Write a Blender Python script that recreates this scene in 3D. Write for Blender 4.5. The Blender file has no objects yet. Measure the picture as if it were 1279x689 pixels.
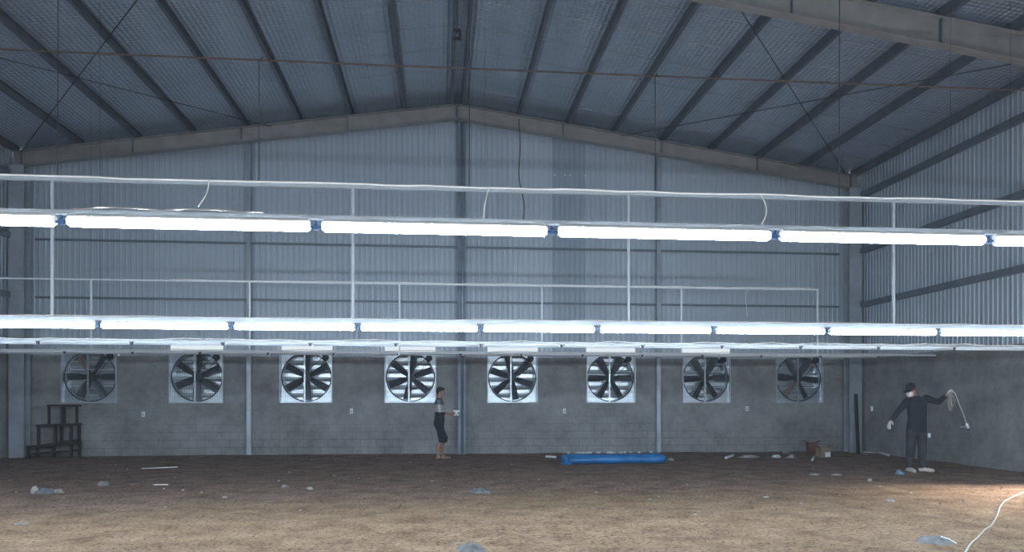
import bpy, bmesh, math, random
from mathutils import Vector, Matrix, noise
random.seed(7)
PI = math.pi
C = bpy.context.scene.collection
SC = bpy.context.scene

# ------------------------------------------------------------------ camera
FPX, HOR, EYE = 960.0, 500.0, 1.36          # focal length in px, horizon row, eye height
YAW = math.atan(90.0 / FPX)
CY_, SY_ = math.cos(YAW), math.sin(YAW)
cam_d = bpy.data.cameras.new('camera')
cam = bpy.data.objects.new('camera', cam_d)
C.objects.link(cam)
cam.location = (0, 0, EYE)
cam.rotation_euler = (PI / 2, 0, -YAW)
cam_d.sensor_width = 36
cam_d.lens = FPX / 1279 * 36
cam_d.shift_y = (HOR - 344.5) / 1279
cam_d.clip_end = 200
SC.camera = cam

# ------------------------------------------------------------------ light
TUBE_STRENGTH = 160.0
SKY_STRENGTH = 0.9
world = bpy.data.worlds.new('sky')
SC.world = world
world.use_nodes = True
bg = world.node_tree.nodes['Background']
bg.inputs[0].default_value = (0.86, 0.95, 1.0, 1)
bg.inputs[1].default_value = SKY_STRENGTH
sun_d = bpy.data.lights.new('sun', 'SUN')
sun_d.energy = 26.0
sun_d.angle = math.radians(22)
sun_d.color = (1.0, 0.9, 0.84)
sun = bpy.data.objects.new('sun', sun_d)
C.objects.link(sun)
sun.location = (30, 6, 20)
sun.rotation_euler = Vector((-0.84, 0.03, -0.54)).to_track_quat('-Z', 'Y').to_euler()
vs = SC.view_settings
vs.view_transform = 'Standard'
vs.look = 'None'
vs.exposure = 0.0
vs.gamma = 1.0
vs.use_curve_mapping = False

# ------------------------------------------------------------------ measuring
def kx(px):
    a = (px - 639.5) / FPX
    return (a * CY_ + SY_) / (CY_ - a * SY_)
def at(px, py, Y):                    # point seen at (px, py) on the plane Y
    X = Y * kx(px)
    zc = Y * CY_ + X * SY_
    return Vector((X, Y, EYE - (py - HOR) * zc / FPX))
def on_floor(px, py):                 # point of the floor seen at (px, py)
    k = kx(px)
    Y = EYE * FPX / (py - HOR) / (CY_ + k * SY_)
    return Vector((k * Y, Y, 0))

# ------------------------------------------------------------------ materials
def mat(name, col, rough=0.6, metal=0.0, var=0.0, vscale=8.0, bump=0.0, bscale=40.0, col2=None):
    m = bpy.data.materials.new(name)
    m.use_nodes = True
    nt = m.node_tree
    b = nt.nodes['Principled BSDF']
    b.inputs['Roughness'].default_value = rough
    b.inputs['Metallic'].default_value = metal
    b.inputs['Base Color'].default_value = (*col, 1)
    tc = nt.nodes.new('ShaderNodeTexCoord')
    if var > 0 or col2:
        n = nt.nodes.new('ShaderNodeTexNoise')
        n.inputs['Scale'].default_value = vscale
        n.inputs['Detail'].default_value = 5
        nt.links.new(tc.outputs['Object'], n.inputs['Vector'])
        r = nt.nodes.new('ShaderNodeMix')
        r.data_type = 'RGBA'
        c2 = col2 if col2 else tuple(max(0, x * (1 - var)) for x in col)
        r.inputs[6].default_value = (*col, 1)
        r.inputs[7].default_value = (*c2, 1)
        mr = nt.nodes.new('ShaderNodeMapRange')
        mr.inputs[1].default_value = 0.35
        mr.inputs[2].default_value = 0.65
        nt.links.new(n.outputs[0], mr.inputs[0])
        nt.links.new(mr.outputs[0], r.inputs[0])
        nt.links.new(r.outputs[2], b.inputs['Base Color'])
    if bump > 0:
        n2 = nt.nodes.new('ShaderNodeTexNoise')
        n2.inputs['Scale'].default_value = bscale
        n2.inputs['Detail'].default_value = 6
        nt.links.new(tc.outputs['Object'], n2.inputs['Vector'])
        bp = nt.nodes.new('ShaderNodeBump')
        bp.inputs['Strength'].default_value = bump
        bp.inputs['Distance'].default_value = 0.02
        nt.links.new(n2.outputs[0], bp.inputs['Height'])
        nt.links.new(bp.outputs[0], b.inputs['Normal'])
    return m

def N(nt, t, **kw):
    n = nt.nodes.new(t)
    for k, v in kw.items():
        setattr(n, k, v)
    return n
def math_node(nt, op, a, b=None):
    n = nt.nodes.new('ShaderNodeMath')
    n.operation = op
    for i, v in enumerate((a, b)):
        if v is None:
            continue
        if isinstance(v, (int, float)):
            n.inputs[i].default_value = v
        else:
            nt.links.new(v, n.inputs[i])
    return n.outputs[0]

M = {}
M['rafter'] = mat('rafter_paint', (0.27, 0.26, 0.26), 0.5, 0.0, 0.2, 3)
M['purlin'] = mat('purlin_steel', (0.15, 0.165, 0.20), 0.55, 0.3, 0.25, 4)
M['column'] = mat('column_steel', (0.33, 0.37, 0.42), 0.5, 0.1, 0.2, 3)
M['post'] = mat('gable_post_steel', (0.16, 0.20, 0.27), 0.45, 0.3, 0.2, 3)
M['postlight'] = mat('thin_post_steel', (0.34, 0.38, 0.44), 0.4, 0.5, 0.2, 3)
M['girt'] = mat('girt_steel', (0.17, 0.20, 0.245), 0.5, 0.3, 0.2, 3)
M['rod'] = mat('dark_rod', (0.05, 0.05, 0.06), 0.6, 0.4)
M['rust'] = mat('brown_cable', (0.075, 0.05, 0.045), 0.7, 0.2)
M['galv'] = mat('galvanised_rail', (0.36, 0.385, 0.42), 0.45, 0.3, 0.12, 20)
M['white'] = mat('white_enamel', (0.80, 0.82, 0.84), 0.4, 0.0, 0.05, 10)
M['offtube'] = mat('unlit_tube', (0.50, 0.54, 0.60), 0.25)
M['blue'] = mat('blue_connector', (0.05, 0.15, 0.36), 0.4)
M['cablegrey'] = mat('dusty_white_cable', (0.42, 0.37, 0.34), 0.6)
M['dark'] = mat('dark_plastic', (0.03, 0.035, 0.045), 0.5)
M['wirewhite'] = mat('white_wire', (0.72, 0.68, 0.64), 0.5)
M['fan_metal'] = mat('fan_galvanised', (0.56, 0.63, 0.70), 0.36, 0.8, 0.12, 14)
M['slat'] = mat('shutter_slat', (0.70, 0.77, 0.84), 0.32, 0.8, 0.08, 10)
M['flange'] = mat('fan_edge_flange', (0.52, 0.57, 0.63), 0.4, 0.3, 0.15, 14)
M['galv2'] = mat('brightened_galvanised_rail', (0.66, 0.70, 0.76), 0.45, 0.1, 0.1, 20)  # rail steel with extra brightness put into the colour, against the haze
M['blade'] = mat('fan_blade_steel', (0.11, 0.125, 0.155), 0.4, 0.6, 0.25, 12)
M['bladewarm'] = mat('warm_lit_blade', (0.40, 0.27, 0.25), 0.6, 0.0, 0.15, 12)  # blade steel with the warm light it catches put into the colour
M['darkmetal'] = mat('dark_metal', (0.035, 0.042, 0.055), 0.5, 0.5, 0.2, 10)
M['tube'] = bpy.data.materials.new('lit_tube')
M['tube'].use_nodes = True
_b = M['tube'].node_tree.nodes['Principled BSDF']
_b.inputs['Base Color'].default_value = (0.9, 0.95, 1, 1)
_b.inputs['Emission Color'].default_value = (0.71, 0.865, 1.0, 1)
_b.inputs['Emission Strength'].default_value = TUBE_STRENGTH

def block_material(name, axis):
    m = bpy.data.materials.new(name)
    m.use_nodes = True
    nt = m.node_tree
    b = nt.nodes['Principled BSDF']
    b.inputs['Roughness'].default_value = 0.9
    tc = N(nt, 'ShaderNodeTexCoord')
    sp = N(nt, 'ShaderNodeSeparateXYZ')
    nt.links.new(tc.outputs['Object'], sp.inputs[0])
    cb = N(nt, 'ShaderNodeCombineXYZ')
    nt.links.new(sp.outputs[axis], cb.inputs[0])
    nt.links.new(sp.outputs[2], cb.inputs[1])
    br = N(nt, 'ShaderNodeTexBrick')
    br.offset = 0.5
    br.inputs['Scale'].default_value = 1.0
    br.inputs['Mortar Size'].default_value = 0.012
    br.inputs['Mortar Smooth'].default_value = 0.3
    br.inputs['Brick Width'].default_value = 0.40
    br.inputs['Row Height'].default_value = 0.19
    br.inputs['Color1'].default_value = (1, 1, 1, 1)
    br.inputs['Color2'].default_value = (0.86, 0.86, 0.86, 1)
    br.inputs['Mortar'].default_value = (0.45, 0.45, 0.45, 1)
    nt.links.new(cb.outputs[0], br.inputs['Vector'])
    n1 = N(nt, 'ShaderNodeTexNoise')
    n1.inputs['Scale'].default_value = 0.45
    n1.inputs['Detail'].default_value = 3
    nt.links.new(tc.outputs['Object'], n1.inputs['Vector'])
    # render coat covers the upper wall, thin low down: blocks show through there
    h = math_node(nt, 'SUBTRACT', 1.25, sp.outputs[2])
    h2 = math_node(nt, 'ADD', h, math_node(nt, 'MULTIPLY', math_node(nt, 'SUBTRACT', n1.outputs[0], 0.5), 3.2))
    mr = N(nt, 'ShaderNodeMapRange')
    mr.inputs[1].default_value = -0.1
    mr.inputs[2].default_value = 0.8
    mr.inputs[4].default_value = 0.5 if axis == 0 else 0.1
    nt.links.new(h2, mr.inputs[0])
    n2 = N(nt, 'ShaderNodeTexNoise')
    n2.inputs['Scale'].default_value = 1.6
    n2.inputs['Detail'].default_value = 9
    n2.inputs['Roughness'].default_value = 0.7
    nt.links.new(tc.outputs['Object'], n2.inputs['Vector'])
    ramp = N(nt, 'ShaderNodeValToRGB')
    ramp.color_ramp.elements[0].position = 0.3
    ramp.color_ramp.elements[0].color = (0.165, 0.168, 0.175, 1)
    ramp.color_ramp.elements[1].position = 0.7
    ramp.color_ramp.elements[1].color = (0.34, 0.342, 0.352, 1)
    nt.links.new(n2.outputs[0], ramp.inputs[0])
    mx = N(nt, 'ShaderNodeMix', data_type='RGBA', blend_type='MULTIPLY')
    nt.links.new(mr.outputs[0], mx.inputs[0])
    nt.links.new(ramp.outputs[0], mx.inputs[6])
    nt.links.new(br.outputs[0], mx.inputs[7])
    nt.links.new(mx.outputs[2], b.inputs['Base Color'])
    n3 = N(nt, 'ShaderNodeTexNoise')
    n3.inputs['Scale'].default_value = 14
    n3.inputs['Detail'].default_value = 8
    nt.links.new(tc.outputs['Object'], n3.inputs['Vector'])
    bp = N(nt, 'ShaderNodeBump')
    bp.inputs['Strength'].default_value = 0.6
    bp.inputs['Distance'].default_value = 0.03
    nt.links.new(n3.outputs[0], bp.inputs['Height'])
    nt.links.new(bp.outputs[0], b.inputs['Normal'])
    return m
M['block_back'] = block_material('rendered_blockwork_back', 0)
M['block_side'] = block_material('rendered_blockwork_side', 1)

def cladding_material(name, axis, dark=None):
    m = bpy.data.materials.new(name)
    m.use_nodes = True
    nt = m.node_tree
    b = nt.nodes['Principled BSDF']
    b.inputs['Roughness'].default_value = 0.45
    b.inputs['Metallic'].default_value = 0.25
    tc = N(nt, 'ShaderNodeTexCoord')
    sp = N(nt, 'ShaderNodeSeparateXYZ')
    nt.links.new(tc.outputs['Object'], sp.inputs[0])
    sheet = math_node(nt, 'FLOOR', math_node(nt, 'DIVIDE', sp.outputs[axis], 0.88))
    wn = N(nt, 'ShaderNodeTexWhiteNoise', noise_dimensions='1D')
    nt.links.new(sheet, wn.inputs['W'])
    ramp = N(nt, 'ShaderNodeValToRGB')
    ramp.color_ramp.elements[0].color = (0.40, 0.455, 0.53, 1)
    ramp.color_ramp.elements[1].color = (0.45, 0.51, 0.585, 1)
    nt.links.new(wn.outputs[0], ramp.inputs[0])
    out = ramp.outputs[0]
    if dark:
        # one older, darker sheet
        ins = math_node(nt, 'MULTIPLY', math_node(nt, 'GREATER_THAN', sp.outputs[axis], dark[0]),
                        math_node(nt, 'LESS_THAN', sp.outputs[axis], dark[1]))
        mx = N(nt, 'ShaderNodeMix', data_type='RGBA')
        nt.links.new(ins, mx.inputs[0])
        nt.links.new(out, mx.inputs[6])
        mx.inputs[7].default_value = (0.31, 0.365, 0.43, 1)
        out = mx.outputs[2]
    nt.links.new(out, b.inputs['Base Color'])
    return m

def foil_material():
    m = bpy.data.materials.new('quilted_foil')
    m.use_nodes = True
    nt = m.node_tree
    b = nt.nodes['Principled BSDF']
    b.inputs['Roughness'].default_value = 0.36
    b.inputs['Metallic'].default_value = 0.7
    tc = N(nt, 'ShaderNodeTexCoord')
    vo = N(nt, 'ShaderNodeTexVoronoi')
    vo.inputs['Scale'].default_value = 10.5
    vo.inputs['Randomness'].default_value = 0.12
    nt.links.new(tc.outputs['Object'], vo.inputs['Vector'])
    bp = N(nt, 'ShaderNodeBump')
    bp.inputs['Strength'].default_value = 0.9
    bp.inputs['Distance'].default_value = 0.05
    nt.links.new(vo.outputs['Distance'], bp.inputs['Height'])
    nt.links.new(bp.outputs[0], b.inputs['Normal'])
    n = N(nt, 'ShaderNodeTexNoise')
    n.inputs['Scale'].default_value = 0.8
    nt.links.new(tc.outputs['Object'], n.inputs['Vector'])
    ramp = N(nt, 'ShaderNodeValToRGB')
    ramp.color_ramp.elements[0].position = 0.3
    ramp.color_ramp.elements[0].color = (0.50, 0.57, 0.67, 1)
    ramp.color_ramp.elements[1].position = 0.7
    ramp.color_ramp.elements[1].color = (0.58, 0.65, 0.75, 1)
    nt.links.new(n.outputs[0], ramp.inputs[0])
    nt.links.new(ramp.outputs[0], b.inputs['Base Color'])
    return m
M['foil'] = foil_material()

def soil_material():
    m = bpy.data.materials.new('bare_soil')
    m.use_nodes = True
    nt = m.node_tree
    b = nt.nodes['Principled BSDF']
    b.inputs['Roughness'].default_value = 0.95
    b.inputs['Specular IOR Level'].default_value = 0.15
    tc = N(nt, 'ShaderNodeTexCoord')
    sp = N(nt, 'ShaderNodeSeparateXYZ')
    nt.links.new(tc.outputs['Object'], sp.inputs[0])
    n1 = N(nt, 'ShaderNodeTexNoise')
    n1.inputs['Scale'].default_value = 0.35
    n1.inputs['Detail'].default_value = 6
    nt.links.new(tc.outputs['Object'], n1.inputs['Vector'])
    # browner soil at the front, greyer and slightly paler further in, ragged border
    d = math_node(nt, 'ADD', sp.outputs[1], math_node(nt, 'MULTIPLY', math_node(nt, 'SUBTRACT', n1.outputs[0], 0.5), 7.0))
    d = math_node(nt, 'SUBTRACT', d, math_node(nt, 'MULTIPLY', sp.outputs[0], 0.10))
    mr = N(nt, 'ShaderNodeMapRange')
    mr.interpolation_type = 'SMOOTHSTEP'
    mr.inputs[1].default_value = 9.6
    mr.inputs[2].default_value = 12.6
    nt.links.new(d, mr.inputs[0])
    n2 = N(nt, 'ShaderNodeTexNoise')
    n2.inputs['Scale'].default_value = 2.2
    n2.inputs['Detail'].default_value = 10
    n2.inputs['Roughness'].default_value = 0.72
    nt.links.new(tc.outputs['Object'], n2.inputs['Vector'])
    r1 = N(nt, 'ShaderNodeValToRGB')
    r1.color_ramp.elements[0].position = 0.32
    r1.color_ramp.elements[0].color = (0.150, 0.088, 0.052, 1)
    r1.color_ramp.elements[1].position = 0.68
    r1.color_ramp.elements[1].color = (0.36, 0.255, 0.170, 1)
    nt.links.new(n2.outputs[0], r1.inputs[0])
    r2 = N(nt, 'ShaderNodeValToRGB')
    r2.color_ramp.elements[0].position = 0.32
    r2.color_ramp.elements[0].color = (0.150, 0.098, 0.078, 1)
    r2.color_ramp.elements[1].position = 0.7
    r2.color_ramp.elements[1].color = (0.39, 0.27, 0.215, 1)
    nt.links.new(n2.outputs[0], r2.inputs[0])
    mx = N(nt, 'ShaderNodeMix', data_type='RGBA')
    nt.links.new(mr.outputs[0], mx.inputs[0])
    nt.links.new(r1.outputs[0], mx.inputs[6])
    nt.links.new(r2.outputs[0], mx.inputs[7])
    # fine dark grit
    n4 = N(nt, 'ShaderNodeTexNoise')
    n4.inputs['Scale'].default_value = 26
    n4.inputs['Detail'].default_value = 6
    nt.links.new(tc.outputs['Object'], n4.inputs['Vector'])
    r4 = N(nt, 'ShaderNodeValToRGB')
    r4.color_ramp.elements[0].position = 0.36
    r4.color_ramp.elements[0].color = (0.45, 0.42, 0.40, 1)
    r4.color_ramp.elements[1].position = 0.5
    r4.color_ramp.elements[1].color = (1, 1, 1, 1)
    nt.links.new(n4.outputs[0], r4.inputs[0])
    m2 = N(nt, 'ShaderNodeMix', data_type='RGBA', blend_type='MULTIPLY')
    m2.inputs[0].default_value = 1.0
    nt.links.new(mx.outputs[2], m2.inputs[6])
    nt.links.new(r4.outputs[0], m2.inputs[7])
    nt.links.new(m2.outputs[2], b.inputs['Base Color'])
    n3 = N(nt, 'ShaderNodeTexNoise')
    n3.inputs['Scale'].default_value = 9
    n3.inputs['Detail'].default_value = 10
    n3.inputs['Roughness'].default_value = 0.7
    nt.links.new(tc.outputs['Object'], n3.inputs['Vector'])
    bp = N(nt, 'ShaderNodeBump')
    bp.inputs['Strength'].default_value = 0.8
    bp.inputs['Distance'].default_value = 0.10
    nt.links.new(n3.outputs[0], bp.inputs['Height'])
    nt.links.new(bp.outputs[0], b.inputs['Normal'])
    return m
M['soil'] = soil_material()

# ------------------------------------------------------------------ mesh helpers
class MB:
    def __init__(self):
        self.v, self.f = [], []
    def add(self, vs, fs):
        o = len(self.v)
        self.v += [tuple(p) for p in vs]
        self.f += [tuple(i + o for i in f) for f in fs]
        return self
    def box(self, x0, x1, y0, y1, z0, z1):
        return self.add([(x0, y0, z0), (x1, y0, z0), (x1, y1, z0), (x0, y1, z0), (x0, y0, z1), (x1, y0, z1), (x1, y1, z1), (x0, y1, z1)],
                        [(0, 3, 2, 1), (4, 5, 6, 7), (0, 1, 5, 4), (1, 2, 6, 5), (2, 3, 7, 6), (3, 0, 4, 7)])
    def beam(self, a, b, prof, up=(0, 0, 1)):
        # closed profile (u across, w up) swept straight from a to b
        a, b = Vector(a), Vector(b)
        d = (b - a).normalized()
        u = d.cross(Vector(up)).normalized()
        w = u.cross(d).normalized()
        n = len(prof)
        vs = [a + u * p[0] + w * p[1] for p in prof] + [b + u * p[0] + w * p[1] for p in prof]
        fs = [(i, (i + 1) % n, n + (i + 1) % n, n + i) for i in range(n)]
        fs += [tuple(range(n))[::-1], tuple(range(n, 2 * n))]
        return self.add(vs, fs)
    def tube(self, pts, r, n=8, r2=None):
        pts = [Vector(p) for p in pts]
        k = len(pts)
        vs, fs = [], []
        prev = None
        for i, p in enumerate(pts):
            d = (pts[min(i + 1, k - 1)] - pts[max(i - 1, 0)]).normalized()
            if prev is None:
                u = d.orthogonal().normalized()
            else:
                u = (prev - d * prev.dot(d)).normalized()
            prev = u
            w = d.cross(u)
            rr = r if r2 is None else r + (r2 - r) * i / (k - 1)
            for j in range(n):
                t = 2 * PI * j / n
                vs.append(p + u * (rr * math.cos(t)) + w * (rr * math.sin(t)))
        for i in range(k - 1):
            for j in range(n):
                fs.append((i * n + j, i * n + (j + 1) % n, (i + 1) * n + (j + 1) % n, (i + 1) * n + j))
        fs.append(tuple(range(n))[::-1])
        fs.append(tuple((k - 1) * n + j for j in range(n)))
        return self.add(vs, fs)
    def build(self, name, material, parent=None, smooth=False, fix=True):
        me = bpy.data.meshes.new(name)
        me.from_pydata(self.v, [], self.f)
        if fix:
            bm = bmesh.new()
            bm.from_mesh(me)
            bmesh.ops.recalc_face_normals(bm, faces=bm.faces)
            bm.to_mesh(me)
            bm.free()
        me.materials.append(material)
        if smooth:
            me.polygons.foreach_set('use_smooth', [True] * len(me.polygons))
        o = bpy.data.objects.new(name, me)
        C.objects.link(o)
        if parent is not None:
            o.parent = parent
        return o

def I_prof(w, h, t):
    a, b = w / 2, h / 2
    return [(-a, -b), (a, -b), (a, -b + t), (t / 2, -b + t), (t / 2, b - t), (a, b - t), (a, b), (-a, b), (-a, b - t), (-t / 2, b - t), (-t / 2, -b + t), (-a, -b + t)]
def C_prof(w, h, t):
    # web on the -u side, open to +u, base at 0
    return [(0, 0), (w, 0), (w, t), (t, t), (t, h - t), (w, h - t), (w, h), (0, h)]

def tag(o, label=None, cat=None, group=None, kind=None):
    if label: o['label'] = label
    if cat: o['category'] = cat
    if group: o['group'] = group
    if kind: o['kind'] = kind
    return o
def empty(name, loc, rz=0.0):
    o = bpy.data.objects.new(name, None)
    o.empty_display_size = 0.1
    C.objects.link(o)
    o.location = loc
    o.rotation_euler = (0, 0, rz)
    return o
def copy_tree(o, parent=None):
    c = o.copy()
    C.objects.link(c)
    if parent is not None:
        c.parent = parent
    for ch in o.children:
        copy_tree(ch, c)
    return c
ORD = ['first', 'second', 'third', 'fourth', 'fifth', 'sixth', 'seventh', 'eighth', 'ninth', 'tenth', 'eleventh', 'twelfth', 'thirteenth', 'fourteenth', 'fifteenth', 'sixteenth', 'seventeenth']

# ------------------------------------------------------------------ the hall
YB = 19.7                         # inner face of the back wall
XL, XR, XM = -10.24, 11.10, 0.42  # left wall, right wall, ridge
YF = -4.0                         # open front end behind the camera
BLK = 2.46                        # top of the blockwork
SLOPE, ZTOP = 0.142, 8.78         # top of the rafters at the ridge
PD = 0.19                         # purlin depth
def rafter_top(x): return ZTOP - SLOPE * abs(x - XM)
def roof_under(x): return rafter_top(x) + PD

def ground(x, y):
    h = 0.022 * noise.noise(Vector((x * 0.45, y * 0.45, 3.1))) + 0.012 * noise.noise(Vector((x * 1.6, y * 1.6, 7.7)))
    h += 0.007 * noise.noise(Vector((x * 4.5, y * 4.5, 1.3)))
    return h

nx, ny = 230, 250
fl = MB()
for j in range(ny + 1):
    for i in range(nx + 1):
        x = XL - 0.2 + (XR - XL + 0.4) * i / nx
        y = YF + (YB + 0.1 - YF) * j / ny
        fl.v.append((x, y, ground(x, y)))
for j in range(ny):
    for i in range(nx):
        a = j * (nx + 1) + i
        fl.f.append((a, a + 1, a + nx + 2, a + nx + 1))
floor = fl.build('floor', M['soil'], smooth=True, fix=False)
tag(floor, kind='structure')

# fan openings
FAN_PX = [(77, 147), (210, 281), (348.5, 416.5), (480, 545), (608.5, 671), (732, 793.5), (851, 912.5), (967.5, 1028)]
FAN_S = 1.30
FAN_Z0 = 1.30
FAN_X = [YB * 0.5 * (kx(a) + kx(b)) for a, b in FAN_PX]
FAN_TOP = FAN_Z0 + FAN_S
GAP_TOP = 2.755

w = MB()
edges = [XL - 0.2]
for x in FAN_X:
    edges += [x - FAN_S / 2 + 0.02, x + FAN_S / 2 - 0.02]
edges.append(XR + 0.2)
for i in range(len(edges) - 1):
    if i % 2 == 0:
        w.box(edges[i], edges[i + 1], YB, YB + 0.18, -0.3, BLK)
    else:
        w.box(edges[i], edges[i + 1], YB, YB + 0.18, -0.3, FAN_Z0 + 0.02)
wall_back = tag(w.build('wall_back', M['block_back']), kind='structure')
wall_right = MB()
DOOR = (8.1, 11.3, 2.44)
wall_right.box(XR, XR + 0.18, YF, DOOR[0], -0.3, BLK).box(XR, XR + 0.18, DOOR[1], YB + 0.18, -0.3, BLK)
wall_right = tag(wall_right.build('wall_right', M['block_side']), kind='structure')
wall_left = tag(MB().box(XL - 0.18, XL, YF, YB + 0.18, -0.3, BLK).build('wall_left', M['block_side']), kind='structure')

def rib_profile(a, b, pitch=0.135, d=0.016):
    pts, s = [], a
    while s < b:
        for ds, dd in ((0, 0), (pitch - 0.062, 0), (pitch - 0.044, -d), (pitch - 0.018, -d)):
            if s + ds < b:
                pts.append((s + ds, dd))
        s += pitch
    pts.append((b, 0))
    return pts

cl = MB()
prof = rib_profile(XL, XR)
def clad_base(x):
    for i, fx in enumerate(FAN_X):
        if abs(x - fx) < FAN_S / 2 - 0.01:
            return GAP_TOP if 0 < i < 7 else FAN_TOP + 0.005
    return BLK - 0.03
HOLES = []
for px, py in ((694, 219), (704, 219), (714, 219), (729, 220)):   # missing screws let daylight through
    q = at(px, py, YB + 0.034)
    HOLES.append((q.x, q.z))
for (x0, d0), (x1, d1) in zip(prof[:-1], prof[1:]):
    zb = clad_base((x0 + x1) / 2)
    drop = -0.03 if XL + 0.10 < x0 and x1 < XR - 0.10 else 0.16      # small daylight gap at the eaves corners
    levels = [(zb, zb)]
    for hx_, hz_ in HOLES:
        if d0 == d1 < 0 and abs((x0 + x1) / 2 - hx_) < 0.068:
            levels += [(hz_, hz_), (hz_ + 0.024, hz_ + 0.024)]
    levels.append((roof_under(x0) - drop, roof_under(x1) - drop))
    for q in range(0, len(levels), 2):
        (a0, a1), (b0, b1) = levels[q], levels[q + 1]
        cl.add([(x0, YB + 0.05 + d0, a0), (x1, YB + 0.05 + d1, a1), (x1, YB + 0.05 + d1, b1), (x0, YB + 0.05 + d0, b0)], [(0, 1, 2, 3)])
dk = (kx(690) * YB, kx(731) * YB)
cl.build('cladding', cladding_material('corrugated_steel_back', 0, dk), wall_back, fix=False)
side_clad = cladding_material('corrugated_steel_side', 1)
for wl, X, sgn in ((wall_left, XL, -1), (wall_right, XR, 1)):
    c2 = MB()
    prof = rib_profile(YF, YB + 0.05)
    for (y0, d0), (y1, d1) in zip(prof[:-1], prof[1:]):
        zt = roof_under(X) + 0.03
        xa, xb = X + sgn * (0.05 + d0), X + sgn * (0.05 + d1)
        c2.add([(xa, y0, BLK - 0.03), (xb, y1, BLK - 0.03), (xb, y1, zt), (xa, y0, zt)], [(0, 1, 2, 3)])
    c2.build('cladding', side_clad, wl, fix=False)

for nm, xe in (('ceiling_left', XL - 0.25), ('ceiling_right', XR + 0.25)):
    r = MB()
    a, b = (xe, XM) if xe < XM else (XM, xe)
    za, zb = roof_under(a), roof_under(b)
    r.add([(a, YF, za), (b, YF, zb), (b, YB + 0.25, zb), (a, YB + 0.25, za), (a, YF, za + 0.06), (b, YF, zb + 0.06), (b, YB + 0.25, zb + 0.06), (a, YB + 0.25, za + 0.06)],
          [(0, 3, 2, 1), (4, 5, 6, 7), (0, 1, 5, 4), (1, 2, 6, 5), (2, 3, 7, 6), (3, 0, 4, 7)])
    ce = tag(r.build(nm, M['foil']), kind='structure')
    n_w = 10 if xe > XM else 7
    for k in range(n_w):
        y = 18.6 - 1.02 * k
        x1 = (XR - 0.3) if xe > XM else (XM - 2.2)
        x0 = XM + 0.15 if xe > XM else XM - 0.15
        pts = []
        for q in range(13):
            x = x0 + (x1 - x0) * q / 12
            pts.append((x, y + 0.02 * math.sin(q * 2.1 + k), roof_under(x) - 0.012 - 0.008 * (q % 2)))
        MB().tube(pts, 0.0055, 5).build('support_wire', M['galv'], ce)

# steel frame
def rafter(name, Y, h0, label, ends):
    root = empty(name, (XM, Y, ZTOP - h0))
    for s in (-1, 1):
        xe = ends[0] if s < 0 else ends[1]
        m = MB()
        a = Vector((XM, Y, rafter_top(XM)))
        b = Vector((xe, Y, rafter_top(xe)))
        t, wd = 0.014, 0.20
        def slab(y0, y1, o0, o1):
            vs = []
            for p in (a, b):
                for y in (y0, y1):
                    for o in (o0, o1):
                        vs.append((p.x, Y + y, p.z + o))
            m.add(vs, [(0, 1, 3, 2), (4, 6, 7, 5), (0, 4, 5, 1), (2, 3, 7, 6), (1, 5, 7, 3), (0, 2, 6, 4)])
        slab(-wd / 2, wd / 2, -t, 0)
        slab(-wd / 2, wd / 2, -h0, -h0 + t)
        slab(-0.006, 0.006, -h0 + t, -t)
        o = m.build('rafter_arm', M['rafter'], root)
        o.matrix_parent_inverse = Matrix.Translation(root.location).inverted()
        m2 = MB()
        L = abs(xe - XM)
        k = 1
        while k * 2.55 < L:
            x = XM + s * (k * 2.55 + 0.15)
            z = rafter_top(x)
            m2.box(x - 0.008, x + 0.008, Y - 0.09, Y - 0.007, z - h0 + 0.02, z - 0.02)
            k += 1
        m2.box(XM + s * 0.02 - 0.012, XM + s * 0.02 + 0.012, Y - 0.12, Y + 0.12, ZTOP - h0 - 0.05, ZTOP - 0.02)
        o = m2.build('stiffener_plates', M['girt'], root)
        o.matrix_parent_inverse = Matrix.Translation(root.location).inverted()
    tag(root, label, 'roof beam', 'portal rafters', 'structure')
YR = YB - 0.34
rafter('beam', YR, 0.36, 'grey steel gable rafter along the top of the fan wall', (XL + 0.12, XR - 0.12))
Y2 = 12.0
rafter('beam', Y2, 0.46, 'grey steel rafter crossing the roof at the upper right corner', (XL + 0.05, XR - 0.05))
for X, lab in ((XL + 0.25, 'steel corner column at the left end of the fan wall'), (XR - 0.25, 'steel corner column at the right end of the fan wall')):
    o = MB().beam((X, YR, -0.1), (X, YR, rafter_top(X) - 0.36), I_prof(0.34, 0.30, 0.02), (0, 1, 0)).build('column', M['column'])
    tag(o, lab, 'column', 'corner columns', 'structure')
for X in (XL + 0.22, XR - 0.22):
    o = MB().beam((X, Y2, -0.1), (X, Y2, rafter_top(X) - 0.46), I_prof(0.34, 0.30, 0.02), (0, 1, 0)).build('column', M['column'])
    tag(o, 'steel frame column standing against the %s side wall' % ('left' if X < 0 else 'right'), 'column', 'frame columns', 'structure')
for px, wd, mm, lab in ((311, 0.11, 'postlight', 'thin steel wind post between second and third fans'), (576.5, 0.20, 'post', 'wide steel centre post under the ridge of the fan wall'), (822.5, 0.11, 'postlight', 'thin steel wind post between sixth and seventh fans')):
    x = kx(px) * (YB - 0.1)
    yo = YB - 0.02 - wd / 2
    top = rafter_top(x) - 0.37 if wd > 0.15 else rafter_top(x) - 0.1
    root = MB().beam((x, yo - (0 if wd < 0.15 else 0.02), -0.1), (x, yo - (0 if wd < 0.15 else 0.02), top), I_prof(wd, wd, 0.012), (0, 1, 0)).build('column', M[mm])
    if wd > 0.15:
        MB().tube([(x + 0.015, yo - 0.145, 0.0), (x + 0.015, yo - 0.145, top)], 0.03, 10).build('drain_pipe', M['postlight'], root, True)
    tag(root, lab, 'column', 'gable wind posts', 'structure')

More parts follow.
